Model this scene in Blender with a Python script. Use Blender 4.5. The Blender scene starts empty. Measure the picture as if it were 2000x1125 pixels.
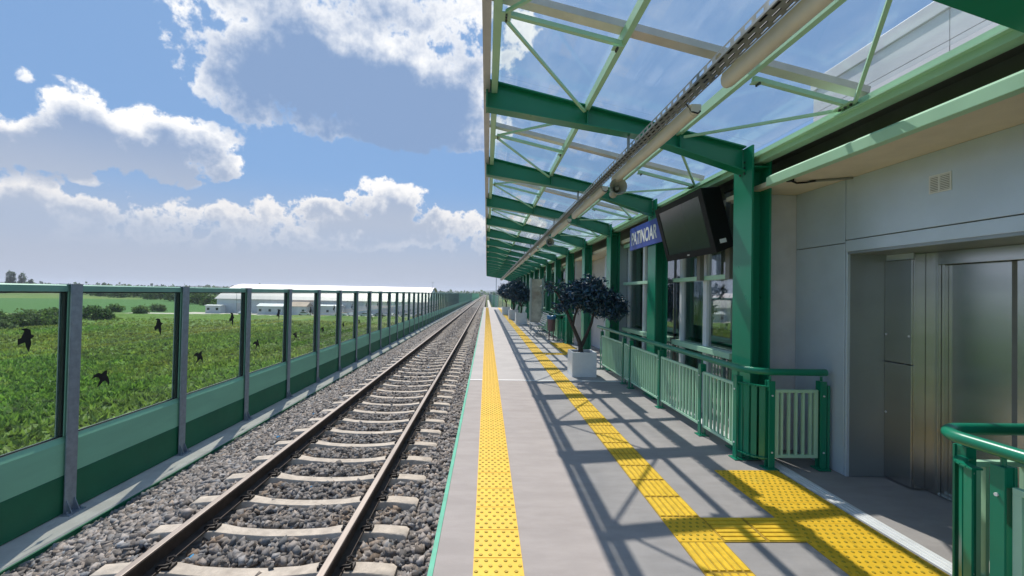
import bpy, bmesh, math, random
import numpy as np
from mathutils import Vector, Matrix, Euler
R = math.radians
random.seed(7); rng = np.random.default_rng(7)
sc = bpy.context.scene
COL = sc.collection

# ------------------------------------------------------------------ camera
EYE = 1.66
cam_d = bpy.data.cameras.new('camera'); cam = bpy.data.objects.new('camera', cam_d); COL.objects.link(cam)
cam_d.sensor_fit = 'HORIZONTAL'; cam_d.sensor_width = 36.0
cam_d.lens = 807 / 2000 * 36; cam_d.shift_x = 0.012
cam_d.clip_start = 0.05; cam_d.clip_end = 30000
yaw, pitch, roll = R(1.8), R(0.82), R(1.1)
fw = Vector((math.sin(yaw) * math.cos(pitch), math.cos(yaw) * math.cos(pitch), math.sin(pitch)))
r0 = Vector((math.cos(yaw), -math.sin(yaw), 0)); u0 = r0.cross(fw)
rr = math.cos(roll) * r0 + math.sin(roll) * u0; uu = math.cos(roll) * u0 - math.sin(roll) * r0
m3 = Matrix((rr, uu, -fw)).transposed()
cam.matrix_world = Matrix.Translation((0, 0, EYE)) @ m3.to_4x4()
sc.camera = cam

# ------------------------------------------------------------------ sun
SUN_TO = Vector((-0.82, 2.5, 3.62)).normalized()          # towards the sun: ahead and a little left
sun_d = bpy.data.lights.new('sun', 'SUN'); sun = bpy.data.objects.new('sun', sun_d); COL.objects.link(sun)
sun_d.energy = 4.4; sun_d.angle = R(0.55); sun_d.color = (1.0, 0.94, 0.86)
sun.rotation_euler = SUN_TO.to_track_quat('Z', 'Y').to_euler(); sun.location = SUN_TO * 60

# ------------------------------------------------------------------ exposure
sc.view_settings.view_transform = 'Standard'; sc.view_settings.look = 'None'
sc.view_settings.exposure = 0.3; sc.view_settings.gamma = 1.0; sc.view_settings.use_curve_mapping = False
sc.cycles.max_bounces = 6; sc.cycles.transparent_max_bounces = 16
sc.cycles.diffuse_bounces = 3; sc.cycles.glossy_bounces = 3; sc.cycles.volume_bounces = 0
sc.cycles.use_denoising = True
sc.cycles.sample_clamp_indirect = 6

# ------------------------------------------------------------------ node helper
class NT:
    """small expression builder on a node tree"""
    def __init__(s, nt): s.nt = nt; s.N = nt.nodes; s.L = nt.links
    def node(s, t, **kw):
        n = s.N.new(t)
        for k, v in kw.items(): setattr(n, k, v)
        return n
    def put(s, sock, v):
        if hasattr(v, 'links'): s.L.new(v, sock)
        elif v is not None: sock.default_value = v
    def m(s, op, a, b=None, c=None, clamp=False):
        n = s.node('ShaderNodeMath', operation=op, use_clamp=clamp)
        for i, v in enumerate((a, b, c)):
            if v is not None: s.put(n.inputs[i], v)
        return n.outputs[0]
    def vm(s, op, a, b=None, scale=None):
        n = s.node('ShaderNodeVectorMath', operation=op)
        s.put(n.inputs[0], a)
        if b is not None: s.put(n.inputs[1], b)
        if scale is not None: s.put(n.inputs['Scale'], scale)
        return n.outputs['Value'] if op in ('DOT_PRODUCT', 'LENGTH') else n.outputs[0]
    def noise(s, vec, scale, detail=4, rough=0.5, lac=2.0):
        n = s.node('ShaderNodeTexNoise'); s.put(n.inputs['Vector'], vec)
        s.put(n.inputs['Scale'], scale); n.inputs['Detail'].default_value = detail
        n.inputs['Roughness'].default_value = rough; n.inputs['Lacunarity'].default_value = lac
        return n.outputs['Fac']
    def step(s, v, a, b, lo=0.0, hi=1.0):
        n = s.node('ShaderNodeMapRange', interpolation_type='SMOOTHSTEP')
        for i, q in enumerate((v, a, b, lo, hi)): s.put(n.inputs[i], q)
        return n.outputs[0]
    def mix(s, f, a, b, mode='MIX'):
        n = s.node('ShaderNodeMix', data_type='RGBA', blend_type=mode)
        s.put(n.inputs[0], f)
        for i, v in ((6, a), (7, b)):
            if isinstance(v, tuple) and len(v) == 3: v = (*v, 1)
            s.put(n.inputs[i], v)
        return n.outputs[2]
    def xyz(s, v):
        n = s.node('ShaderNodeSeparateXYZ'); s.put(n.inputs[0], v); return n.outputs
    def cmb(s, x, y, z):
        n = s.node('ShaderNodeCombineXYZ')
        for i, v in enumerate((x, y, z)): s.put(n.inputs[i], v)
        return n.outputs[0]

# ------------------------------------------------------------------ world: sky with cumulus
def px_dir(x, y):
    d = fw + rr * ((x - 976) / 807) - uu * ((y - 562.5) / 807)
    d.normalize(); return math.atan2(d.x, d.y), math.asin(d.z)
world = bpy.data.worlds.new('World'); sc.world = world; world.use_nodes = True
W = NT(world.node_tree); W.N.clear()
tc = W.node('ShaderNodeTexCoord'); wd = tc.outputs['Generated']
w_x, w_y, w_z = W.xyz(wd)
nw = W.noise(wd, 4.5, 1, 0.5)
n2 = W.noise(W.vm('ADD', wd, (3.1, 1.7, 0.4)), 12.0, 7, 0.60)
n3 = W.noise(W.vm('ADD', wd, (0.3, 5.7, 2.4)), 60.0, 3, 0.6)
az = W.m('MULTIPLY_ADD', nw, 0.10, W.m('SUBTRACT', W.m('ARCTAN2', w_x, w_y), 0.05)); el = W.m('ARCSINE', w_z)
#          px centre x,y   radii px   weight: cumulus where they stand in the sky
BLOBS = [(620, 120, 220, 140, 1.15), (770, 165, 210, 120, 1.1), (465, 70, 130, 120, .62), (440, 160, 95, 85, .6),
         (890, 70, 150, 150, .50), (790, 235, 170, 62, .95), (610, 232, 90, 40, .7), (900, 255, 100, 46, .7), (720, -40, 280, 110, .42), (560, -5, 200, 90, .5),
         (150, 232, 85, 78, .85), (255, 285, 175, 68, 1.1), (355, 268, 85, 58, .85), (80, 285, 120, 52, .95), (412, 322, 50, 34, .7), (-30, 265, 100, 60, .85),
         (40, 392, 130, 66, .7), (190, 412, 130, 52, .6), (340, 425, 120, 44, .5), (440, 432, 60, 34, .5), (530, 428, 90, 38, .5), (650, 415, 80, 42, .55), (765, 400, 115, 54, .85),
         (860, 438, 100, 40, .65), (600, 462, 240, 34, .45), (280, 465, 320, 40, .45), (960, 452, 110, 34, .6), (-120, 405, 150, 75, .8), (905, 470, 160, 36, .45),
         (45, 148, 22, 15, .25), (155, 351, 44, 17, .6), (647, 371, 18, 9, .5), (412, 418, 34, 22, .75), (330, 350, 60, 16, .5)]
acc = acc1 = None
for bx_, by_, ra, rb, wgt in BLOBS:
    a0, e0 = px_dir(bx_, by_); a1, _ = px_dir(bx_ + ra, by_); _, e1 = px_dir(bx_, by_ - rb)
    ka = 1 / max(1e-3, abs(a1 - a0)); ke = 1 / max(1e-3, abs(e1 - e0)); dl = min(.55, .05 * ke)
    da = W.m('MULTIPLY_ADD', az, ka, -a0 * ka); de = W.m('MULTIPLY_ADD', el, ke, -e0 * ke)
    q = W.m('MULTIPLY_ADD', da, da, W.m('MULTIPLY', de, de))
    v = W.m('MULTIPLY_ADD', q, -wgt, wgt); v1 = W.m('MULTIPLY_ADD', de, -2 * wgt * dl, v)
    acc = v if acc is None else W.m('MAXIMUM', acc, v); acc1 = v1 if acc1 is None else W.m('MAXIMUM', acc1, v1)
# the rest of the dome: the same fair-weather cumulus, from plain noise
gen = W.noise(W.vm('MULTIPLY', wd, (1, 1, 1.8)), 3.2, 2, 0.5)
gen = W.m('MULTIPLY', W.m('SUBTRACT', gen, 0.60), 6.0)
front = W.m('MULTIPLY', W.step(w_y, 0.15, 0.5), W.step(w_z, 0.80, 0.62))
gen = W.m('SUBTRACT', gen, W.m('MULTIPLY', front, 2.5))
acc = W.m('MAXIMUM', acc, gen); acc1 = W.m('MAXIMUM', acc1, gen)
det = W.m('ADD', W.m('MULTIPLY', W.m('SUBTRACT', n2, 0.5), 2.9), W.m('MULTIPLY', W.m('SUBTRACT', n3, 0.5), 0.55))
dens = W.m('MULTIPLY_ADD', det, W.m('MULTIPLY_ADD', W.step(w_z, 0.33, 0.17), 0.35, 1.0), acc)
sky = W.node('ShaderNodeTexSky', sky_type='NISHITA'); sky.sun_disc = False
sky.sun_elevation = math.asin(SUN_TO.z); sky.sun_rotation = math.atan2(SUN_TO.x, SUN_TO.y)
sky.altitude = 80; sky.air_density = 1.0; sky.dust_density = 0.8; sky.ozone_density = 1.6
alpha = W.step(dens, 0.02, 0.34)
# thick parts and parts with cloud between them and the sun are grey, thin rims are white
thick = W.m('ADD', W.m('MULTIPLY', acc1, 0.72), W.m('MULTIPLY_ADD', acc, 0.22, W.m('MULTIPLY', det, 0.50)))
low = W.step(w_z, 0.33, 0.15)
thick = W.m('MULTIPLY_ADD', W.m('MULTIPLY', det, 0.55), low, thick)
shade = W.step(thick, 0.08, 0.86)
ccol = W.mix(shade, (11.5, 11.4, 11.2), (2.5, 3.75, 6.1))
ccol = W.mix(W.m('MULTIPLY', low, 0.92), ccol, W.mix(shade, (8.8, 8.7, 8.8), (4.7, 5.35, 6.6)))
hz = W.step(w_z, 0.26, 0.03)
base = W.mix(1.0, sky.outputs[0], (0.76, 0.99, 1.13), 'MULTIPLY')
base = W.mix(0.80, base, (2.25, 3.95, 7.0))
base = W.mix(W.m('MULTIPLY', hz, 0.9), base, (4.8, 5.2, 6.2))
alpha = W.m('MULTIPLY', alpha, W.step(w_z, 0.06, 0.16, 0.0, 1.0))
skyc = W.mix(alpha, base, ccol)
bg = W.node('ShaderNodeBackground'); W.put(bg.inputs[0], skyc); bg.inputs[1].default_value = 0.081
wo = W.node('ShaderNodeOutputWorld'); W.L.new(bg.outputs[0], wo.inputs[0])
world.cycles.sampling_method = 'MANUAL'; world.cycles.sample_map_resolution = 256

# ------------------------------------------------------------------ materials
MATS = {}
def mat(name, col, rough=0.5, metal=0.0, var=0.12, vscale=6.0, bump=0.0, bscale=60.0, spec=0.5, tone=False, stretch=None, col2=None, coat=0.0, c2cut=(0.5, 0.65)):
    m = bpy.data.materials.new(name); m.use_nodes = True; t = NT(m.node_tree); t.N.clear()
    out = t.node('ShaderNodeOutputMaterial'); p = t.node('ShaderNodeBsdfPrincipled')
    t.L.new(p.outputs[0], out.inputs[0])
    tcn = t.node('ShaderNodeTexCoord'); geo = t.node('ShaderNodeNewGeometry')
    vec = geo.outputs['Position']
    if stretch: vec = t.vm('MULTIPLY', vec, stretch)
    c = (*col, 1)
    if var > 0:
        n = t.noise(vec, vscale, 6, 0.6)
        lo = tuple(max(0, x * (1 - var)) for x in col); hi = tuple(min(1, x * (1 + var)) for x in col)
        c = t.mix(t.step(n, 0.3, 0.7), lo, hi)
        if col2: c = t.mix(t.step(t.noise(vec, vscale * 0.37, 5, 0.65), *c2cut), c, col2)
    if tone:
        at = t.node('ShaderNodeAttribute', attribute_name='tone')
        c = t.mix(1.0, c, at.outputs['Color'], 'MULTIPLY')
    t.put(p.inputs['Base Color'], c)
    p.inputs['Metallic'].default_value = metal
    if var > 0: t.put(p.inputs['Roughness'], t.m('ADD', rough - 0.06, t.m('MULTIPLY', t.noise(vec, vscale * 3.1, 4), 0.12)))
    else: p.inputs['Roughness'].default_value = rough
    p.inputs['Specular IOR Level'].default_value = spec
    if coat: p.inputs['Coat Weight'].default_value = coat; p.inputs['Coat Roughness'].default_value = 0.12
    if bump > 0:
        b = t.node('ShaderNodeBump'); b.inputs['Strength'].default_value = bump; b.inputs['Distance'].default_value = 0.02
        t.put(b.inputs['Height'], t.noise(vec, bscale, 6, 0.65)); t.L.new(b.outputs[0], p.inputs['Normal'])
    MATS[name] = m; return m
def leafy(name, col, trans=0.45, var=0.25, vscale=1.2, rough=0.6):
    m = mat(name, col, rough, 0, var, vscale, spec=0.25, tone=True); t = NT(m.node_tree)
    p = next(n for n in t.N if n.type == 'BSDF_PRINCIPLED'); out = next(n for n in t.N if n.type == 'OUTPUT_MATERIAL')
    tl = t.node('ShaderNodeBsdfTranslucent'); src = p.inputs['Base Color'].links[0].from_socket
    t.put(tl.inputs[0], t.mix(1.0, src, (1.15, 1.2, 0.85), 'MULTIPLY'))
    mx = t.node('ShaderNodeMixShader'); mx.inputs[0].default_value = trans
    t.L.new(p.outputs[0], mx.inputs[1]); t.L.new(tl.outputs[0], mx.inputs[2]); t.L.new(mx.outputs[0], out.inputs[0])
def glass(name, tint, refl=0.08, dirt=0.0, rough=0.02, dcol=(0.6, 0.62, 0.62)):
    m = bpy.data.materials.new(name); m.use_nodes = True; t = NT(m.node_tree); t.N.clear()
    out = t.node('ShaderNodeOutputMaterial'); tr = t.node('ShaderNodeBsdfTransparent'); tr.inputs[0].default_value = (*tint, 1)
    gl = t.node('ShaderNodeBsdfGlossy'); gl.inputs['Roughness'].default_value = rough; gl.inputs[0].default_value = (1, 1, 1, 1)
    lw = t.node('ShaderNodeLayerWeight'); lw.inputs[0].default_value = 0.5
    fres = t.m('MULTIPLY_ADD', t.m('POWER', lw.outputs['Facing'], 5.0), 0.6, refl, clamp=True)
    mx = t.node('ShaderNodeMixShader'); t.put(mx.inputs[0], fres)
    t.L.new(tr.outputs[0], mx.inputs[1]); t.L.new(gl.outputs[0], mx.inputs[2]); last = mx.outputs[0]
    if dirt:
        df = t.node('ShaderNodeBsdfTranslucent'); df.inputs[0].default_value = (*dcol, 1)
        geo = t.node('ShaderNodeNewGeometry')
        nz = t.noise(t.vm('MULTIPLY', geo.outputs['Position'], (1.0, 0.35, 1.0)), 3.0, 7, 0.68)
        m2 = t.node('ShaderNodeMixShader'); t.put(m2.inputs[0], t.step(nz, 0.40, 0.85, dirt * 0.15, dirt))
        t.L.new(last, m2.inputs[1]); t.L.new(df.outputs[0], m2.inputs[2]); last = m2.outputs[0]
    t.L.new(last, out.inputs[0]); MATS[name] = m; return m

mat('dark_green', (0.006, 0.205, 0.112), 0.30, 0, 0.05, 2, spec=0.55)
mat('mint', (0.43, 0.68, 0.47), 0.42, 0, 0.05, 3)
mat('alu', (0.62, 0.58, 0.52), 0.42, 0.35, 0.08, 5)
mat('alu_trim', (0.50, 0.50, 0.52), 0.45, 0.4, 0.08, 5)
mat('galv', (0.32, 0.37, 0.42), 0.45, 0.55, 0.12, 14, 0.03, 60)
mat('panel_light', (0.27, 0.58, 0.38), 0.55, 0, 0.07, 3, 0.04, 50, stretch=(1, .2, 1))
mat('panel_dark', (0.010, 0.150, 0.070), 0.55, 0, 0.08, 3)
mat('panel_cap', (0.50, 0.66, 0.60), 0.4, 0.2, 0.05, 3)
mat('rail_green', (0.22, 0.44, 0.33), 0.45, 0.1, 0.06, 3)
mat('gasket', (0.012, 0.020, 0.018), 0.6, 0, 0)
mat('bolt', (0.10, 0.11, 0.11), 0.45, 0.7, 0)
mat('decal', (0.004, 0.005, 0.005), 0.6, 0, 0)
mat('tray', (0.30, 0.31, 0.32), 0.5, 0.7, 0.15, 12)
mat('lamp_body', (0.66, 0.60, 0.52), 0.5, 0, 0.06, 4)
mat('speaker', (0.34, 0.34, 0.30), 0.5, 0, 0.06, 4)
mat('black', (0.005, 0.006, 0.0065), 0.5, 0, 0.1, 5, spec=0.2)
mat('screen', (0.030, 0.045, 0.042), 0.16, 0, 0)
mat('sign_blue', (0.035, 0.075, 0.40), 0.4, 0, 0.05, 3)
mat('white', (0.80, 0.80, 0.79), 0.5, 0, 0.04, 4)
mat('planter', (0.74, 0.76, 0.77), 0.5, 0, 0.05, 4, 0.02, 30)
mat('soil', (0.07, 0.05, 0.035), 0.95, 0, 0.4, 30, 0.5, 60)
mat('bark', (0.055, 0.045, 0.038), 0.85, 0, 0.3, 25, 0.4, 60)
mat('leaf_blue', (0.034, 0.080, 0.120), 0.42, 0, 0.25, 12, tone=True)

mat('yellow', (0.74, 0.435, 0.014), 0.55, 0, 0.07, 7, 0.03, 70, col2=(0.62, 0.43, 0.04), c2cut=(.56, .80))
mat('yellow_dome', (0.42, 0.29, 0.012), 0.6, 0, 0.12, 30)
mat('rail_side', (0.055, 0.040, 0.032), 0.7, 0.25, 0.25, 12, 0.1, 80)
mat('rail_head', (0.23, 0.20, 0.18), 0.55, 0.6, 0.12, 10, stretch=(1, .1, 1))
mat('sleeper', (0.47, 0.41, 0.34), 0.9, 0, 0.16, 9, 0.35, 45, col2=(0.34, 0.29, 0.24), c2cut=(.5, .75))
mat('clip', (0.030, 0.026, 0.024), 0.6, 0.4, 0.2, 40)
mat('stone', (0.255, 0.232, 0.215), 0.92, 0, 0.18, 40, 0.25, 110, tone=True)
mat('ballast_bed', (0.19, 0.172, 0.158), 0.95, 0, 0.55, 16, 1.0, 20)
mat('concrete', (0.335, 0.30, 0.282), 0.85, 0, 0.075, 5.5, 0.30, 150, stretch=(.45, 1.3, 1), col2=(0.295, 0.262, 0.246), c2cut=(.52, .78))
mat('kerb', (0.50, 0.47, 0.43), 0.9, 0, 0.12, 3.5, 0.2, 70)
mat('edge_green', (0.06, 0.36, 0.235), 0.6, 0, 0.1, 6)
mat('threshold', (0.74, 0.73, 0.71), 0.5, 0.1, 0.08, 6)
mat('composite', (0.60, 0.68, 0.75), 0.36, 0.30, 0.05, 2.0)
mat('stainless', (0.56, 0.56, 0.545), 0.24, 1.0, 0.06, 2, 0.02, 160, stretch=(1, .06, 1))
mat('plaster', (0.56, 0.55, 0.56), 0.85, 0, 0.05, 5, 0.12, 90)
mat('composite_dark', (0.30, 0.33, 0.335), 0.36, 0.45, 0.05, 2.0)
mat('soffit', (0.74, 0.65, 0.50), 0.75, 0, 0.05, 5)
mat('fascia', (0.20, 0.20, 0.175), 0.6, 0.1, 0.08, 4)
mat('tower', (0.60, 0.60, 0.62), 0.5, 0.1, 0.04, 3)
mat('upvc', (0.72, 0.73, 0.75), 0.4, 0, 0.04, 4)
mat('rusty', (0.36, 0.27, 0.20), 0.7, 0, 0.4, 9)
mat('interior', (0.42, 0.42, 0.45), 0.8, 0, 0.10, 1.1)
mat('interior_dark', (0.30, 0.31, 0.33), 0.7, 0, 0.10, 1.1)
mat('poster', (0.50, 0.46, 0.40), 0.6, 0, 0.30, 2.2, col2=(0.36, 0.30, 0.25))
mat('bin', (0.16, 0.10, 0.11), 0.5, 0.2, 0.1, 6)
mat('bag', (0.03, 0.16, 0.34), 0.4, 0, 0.2, 12)
mat('seat', (0.48, 0.50, 0.54), 0.35, 0.7, 0.06, 6)
mat('hall_wall', (0.70, 0.71, 0.74), 0.6, 0.1, 0.08, 0.2)
mat('hall_roof', (0.74, 0.67, 0.65), 0.55, 0.1, 0.06, 0.12)
mat('cabin', (0.68, 0.68, 0.70), 0.6, 0, 0.06, 0.5)
mat('orange_roof', (0.62, 0.44, 0.34), 0.7, 0, 0.1, 0.6)
mat('dark_glass', (0.03, 0.035, 0.04), 0.15, 0, 0)
mat('tyre', (0.02, 0.02, 0.02), 0.8, 0, 0)
mat('gravel_road', (0.55, 0.50, 0.44), 0.95, 0, 0.12, 0.4)
mat('slope', (0.09, 0.11, 0.045), 0.95, 0, 0.3, 0.9)
mat('hill', (0.055, 0.085, 0.045), 0.95, 0, 0.3, 0.004)
mat('mesh_green', (0.05, 0.20, 0.12), 0.5, 0, 0.1, 3)
car_cols = {'white': (.75, .75, .75), 'silver': (.42, .43, .45), 'dark': (.04, .045, .055), 'red': (.35, .03, .025), 'blue': (.05, .10, .25)}
for k, v in car_cols.items(): mat('car_' + k, v, 0.3, 0.2 if k == 'silver' else 0.0, 0, coat=0.6)
leafy('leaf_green', (0.11, 0.16, 0.06))
leafy('grass', (0.128, 0.155, 0.068), 0.42)
glass('roof_glass', (0.90, 0.93, 0.94), 0.02, 0.16, 0.02)
glass('fence_glass', (0.90, 0.94, 0.91), 0.015, 0.05, 0.02, (0.35, 0.38, 0.36))
glass('window_glass', (0.66, 0.70, 0.72), 0.24, 0.0, 0.02)

# field: bands and patches of different growth
fm = bpy.data.materials.new('field'); fm.use_nodes = True; T = NT(fm.node_tree); T.N.clear()
fo = T.node('ShaderNodeOutputMaterial'); fp = T.node('ShaderNodeBsdfPrincipled'); T.L.new(fp.outputs[0], fo.inputs[0])
fpos = T.node('ShaderNodeNewGeometry').outputs['Position']
fx, fy, fz = T.xyz(fpos)
na = T.noise(fpos, 0.035, 5, 0.6); nb = T.noise(fpos, 0.5, 6, 0.7); nc = T.noise(T.vm('MULTIPLY', fpos, (1, 0.16, 1)), 0.05, 4, 0.6)
nd = T.noise(fpos, 3.0, 5, 0.75)
fc = T.mix(T.step(nb, 0.32, 0.68), (0.10, 0.185, 0.035), (0.18, 0.285, 0.075))
fc = T.mix(T.m('MULTIPLY', T.step(na, 0.46, 0.62), 0.65), fc, (0.245, 0.275, 0.105))
fc = T.mix(T.m('MULTIPLY', T.step(nc, 0.55, 0.66), 0.45), fc, (0.21, 0.25, 0.125))
fc = T.mix(T.m('MULTIPLY', T.step(nd, 0.5, 0.75), 0.35), fc, (0.045, 0.085, 0.020))
fdist = T.m('ADD', T.m('MULTIPLY', fx, -0.45), fy)
crop = T.m('MULTIPLY', T.step(T.m('ADD', fdist, T.m('MULTIPLY', T.noise(fpos, 0.012, 2), 30)), 205, 215), T.step(fdist, 420, 400))
fc = T.mix(T.m('MULTIPLY', crop, T.step(fx, -95, -105)), fc, (0.095, 0.20, 0.065))
farc = T.step(fdist, 380, 900)
fc = T.mix(farc, fc, T.mix(T.step(T.noise(T.vm('MULTIPLY', fpos, (1, 2.2, 1)), 0.0035, 4), 0.45, 0.55), (0.07, 0.12, 0.04), (0.16, 0.17, 0.09)))
T.put(fp.inputs['Base Color'], fc); fp.inputs['Roughness'].default_value = 0.95; fp.inputs['Specular IOR Level'].default_value = 0.1
fb = T.node('ShaderNodeBump'); fb.inputs['Strength'].default_value = 0.9; fb.inputs['Distance'].default_value = 0.35
T.put(fb.inputs['Height'], T.m('ADD', nb, T.m('MULTIPLY', nd, 0.4))); T.L.new(fb.outputs[0], fp.inputs['Normal'])
MATS['field'] = fm

# ------------------------------------------------------------------ mesh helpers
WL = {}                                   # world location of empties and parts
def wl(o): return WL.get(o.name, Vector((0, 0, 0))) if o else Vector((0, 0, 0))
class MB:
    def __init__(s): s.v = []; s.f = []
    def quadbox(s, p):                    # 8 points: bottom 4 then top 4, both counter-clockwise
        b = len(s.v); s.v += [tuple(q) for q in p]
        s.f += [(b+3, b+2, b+1, b), (b+4, b+5, b+6, b+7), (b, b+1, b+5, b+4), (b+1, b+2, b+6, b+5), (b+2, b+3, b+7, b+6), (b+3, b, b+4, b+7)]; return s
    def box(s, x0, x1, y0, y1, z0, z1):
        return s.quadbox([(x0, y0, z0), (x1, y0, z0), (x1, y1, z0), (x0, y1, z0), (x0, y0, z1), (x1, y0, z1), (x1, y1, z1), (x0, y1, z1)])
    def bar(s, a, b, w, h, up=(0, 0, 1)):
        a = Vector(a); b = Vector(b); d = (b - a).normalized(); up = Vector(up)
        if abs(d.dot(up)) > 0.98: up = Vector((1, 0, 0))
        x = d.cross(up).normalized() * (w / 2); z = x.cross(d).normalized() * (h / 2)
        return s.quadbox([a - x - z, a + x - z, b + x - z, b - x - z, a - x + z, a + x + z, b + x + z, b - x + z])
    def tube(s, pts, r, n=10, cap=True, r2=None):
        pts = [Vector(p) for p in pts]; b = len(s.v); prev = None
        for i, p in enumerate(pts):
            d = (pts[min(i+1, len(pts)-1)] - pts[max(i-1, 0)]).normalized()
            if prev is None:
                x = d.cross(Vector((0, 0, 1))) if abs(d.z) < 0.95 else d.cross(Vector((1, 0, 0)))
            else: x = prev - d * prev.dot(d)
            x.normalize(); prev = x; y = d.cross(x)
            q = r if r2 is None else r + (r2 - r) * i / (len(pts) - 1)
            if isinstance(r, (list, tuple)): q = r[i]
            for k in range(n):
                a = 2 * math.pi * k / n; s.v.append(tuple(p + x * (q * math.cos(a)) + y * (q * math.sin(a))))
        for i in range(len(pts) - 1):
            for k in range(n):
                k2 = (k + 1) % n; s.f.append((b+i*n+k, b+i*n+k2, b+(i+1)*n+k2, b+(i+1)*n+k))
        if cap:
            s.f.append(tuple(b + k for k in range(n))[::-1]); e = b + (len(pts)-1)*n; s.f.append(tuple(e + k for k in range(n)))
        return s
    def extrude(s, prof, axis, a, b, cap=True):
        """closed 2-d profile extruded along axis from a to b. axis 'y': profile is (x,z); 'x': (y,z); 'z': (x,y)"""
        k = len(prof); o = len(s.v)
        for t in (a, b):
            for p in prof:
                s.v.append((p[0], t, p[1]) if axis == 'y' else (t, p[0], p[1]) if axis == 'x' else (p[0], p[1], t))
        for i in range(k):
            j = (i + 1) % k; s.f.append((o+i, o+j, o+k+j, o+k+i))
        if cap: s.f.append(tuple(o+i for i in range(k))[::-1]); s.f.append(tuple(o+k+i for i in range(k)))
        return s
    def mesh(s, name, material, org=(0, 0, 0), smooth=False):
        me = bpy.data.meshes.new(name); o = Vector(org)
        me.from_pydata([tuple(Vector(v) - o) for v in s.v], [], s.f)
        bm = bmesh.new(); bm.from_mesh(me); bmesh.ops.recalc_face_normals(bm, faces=bm.faces); bm.to_mesh(me); bm.free()
        if material: me.materials.append(MATS[material])
        if smooth:
            me.polygons.foreach_set('use_smooth', [True] * len(me.polygons)); me.set_sharp_from_angle(angle=R(40))
        return me
    def build(s, name, material, parent=None, org=None, smooth=False, bevel=0.0):
        if org is None:
            xs = np.array(s.v); lo = xs.min(0); hi = xs.max(0); org = ((lo[0]+hi[0])/2, (lo[1]+hi[1])/2, lo[2])
        return put(name, s.mesh(name, material, org, smooth), parent, org, bevel=bevel)
def put(name, me, parent=None, loc=(0, 0, 0), rot=None, scale=None, bevel=0.0):
    o = bpy.data.objects.new(name, me); COL.objects.link(o)
    if parent: o.parent = parent
    o.location = Vector(loc) - wl(parent); WL[o.name] = Vector(loc)
    if rot: o.rotation_euler = rot
    if scale: o.scale = scale
    if bevel:
        b = o.modifiers.new('bevel', 'BEVEL'); b.width = bevel; b.segments = 2; b.limit_method = 'ANGLE'
    return o
def local(name, me, parent, loc=(0, 0, 0), rot=None):
    o = bpy.data.objects.new(name, me); COL.objects.link(o); o.parent = parent; o.location = loc
    if rot: o.rotation_euler = rot
    return o
def thing(name, label, cat, loc=(0, 0, 0), group=None, rotz=0):
    o = bpy.data.objects.new(name, None); COL.objects.link(o); o.location = loc; WL[o.name] = Vector(loc)
    o.empty_display_size = 0.2
    if rotz: o.rotation_euler = (0, 0, rotz)
    return tag(o, label, cat, group)
def tag(o, label, cat, group=None):
    o['label'] = label; o['category'] = cat
    if group: o['group'] = group
    return o
def struct(o): o['kind'] = 'structure'; return o
def raw(name, V, F, material, tone=None, smooth=False):
    """fast mesh from arrays; F is (n,3) or (n,4)"""
    me = bpy.data.meshes.new(name); V = np.asarray(V, np.float32); F = np.asarray(F, np.int32)
    me.vertices.add(len(V)); me.vertices.foreach_set('co', V.ravel())
    k = F.shape[1]; me.loops.add(F.size); me.loops.foreach_set('vertex_index', F.ravel())
    me.polygons.add(len(F)); me.polygons.foreach_set('loop_start', np.arange(0, F.size, k, dtype=np.int32))
    me.polygons.foreach_set('loop_total', np.full(len(F), k, np.int32))
    if smooth: me.polygons.foreach_set('use_smooth', np.ones(len(F), bool))
    if tone is not None:
        a = me.color_attributes.new('tone', 'FLOAT_COLOR', 'POINT'); c = np.ones((len(V), 4), np.float32); c[:, :3] = tone
        a.data.foreach_set('color', c.ravel())
    me.update(calc_edges=True); me.materials.append(MATS[material]); return me

def ordinal(n):
    w = ['first', 'second', 'third', 'fourth', 'fifth', 'sixth', 'seventh', 'eighth', 'ninth', 'tenth', 'eleventh', 'twelfth', 'thirteenth', 'fourteenth',
         'fifteenth', 'sixteenth', 'seventeenth', 'eighteenth', 'nineteenth', 'twentieth', 'twenty-first', 'twenty-second', 'twenty-third', 'twenty-fourth', 'twenty-fifth', 'twenty-sixth', 'twenty-seventh', 'twenty-eighth', 'twenty-ninth', 'thirtieth']
    return w[n]

# ================================================================== THE SETTING
GZ = -7.0
# --- land: near field finely relieved, far sheet to the horizon
def vnoise(x, y, cell, seed):
    r = np.random.default_rng(seed); T = r.random((256, 256)); u = np.asarray(x)/cell + 1000; v = np.asarray(y)/cell + 1000
    i = np.floor(u).astype(int); j = np.floor(v).astype(int); a = u-i; b = v-j; a = a*a*(3-2*a); b = b*b*(3-2*b)
    q = lambda m, n: T[m % 256, n % 256]
    return (q(i, j)*(1-a)+q(i+1, j)*a)*(1-b) + (q(i, j+1)*(1-a)+q(i+1, j+1)*a)*b
def field_grid(x0, x1, y0, y1, nx, ny, amp):
    xs = np.linspace(x0, x1, nx); ys = np.linspace(y0, y1, ny); X, Y = np.meshgrid(xs, ys)
    Z = np.full_like(X, GZ)
    if amp:
        for q_, (c_, a_) in enumerate(((14, .55), (5, .40), (1.9, .26), (.8, .16))): Z += amp * a_ * (vnoise(X, Y, c_, 20+q_) - .35)
        Z += amp * rng.normal(0, .035, Z.shape)
        edge = np.minimum.reduce([(X-x0)/4, (x1-X)/4, (Y-y0)/4, (y1-Y)/4]).clip(0, 1); Z = GZ + 0.02 + (Z-GZ)*edge
    V = np.stack([X.ravel(), Y.ravel(), Z.ravel()], 1)
    i = (np.arange(ny-1)[:, None]*nx + np.arange(nx-1)).ravel()
    return V, np.stack([i, i+1, i+nx+1, i+nx], 1)
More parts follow.
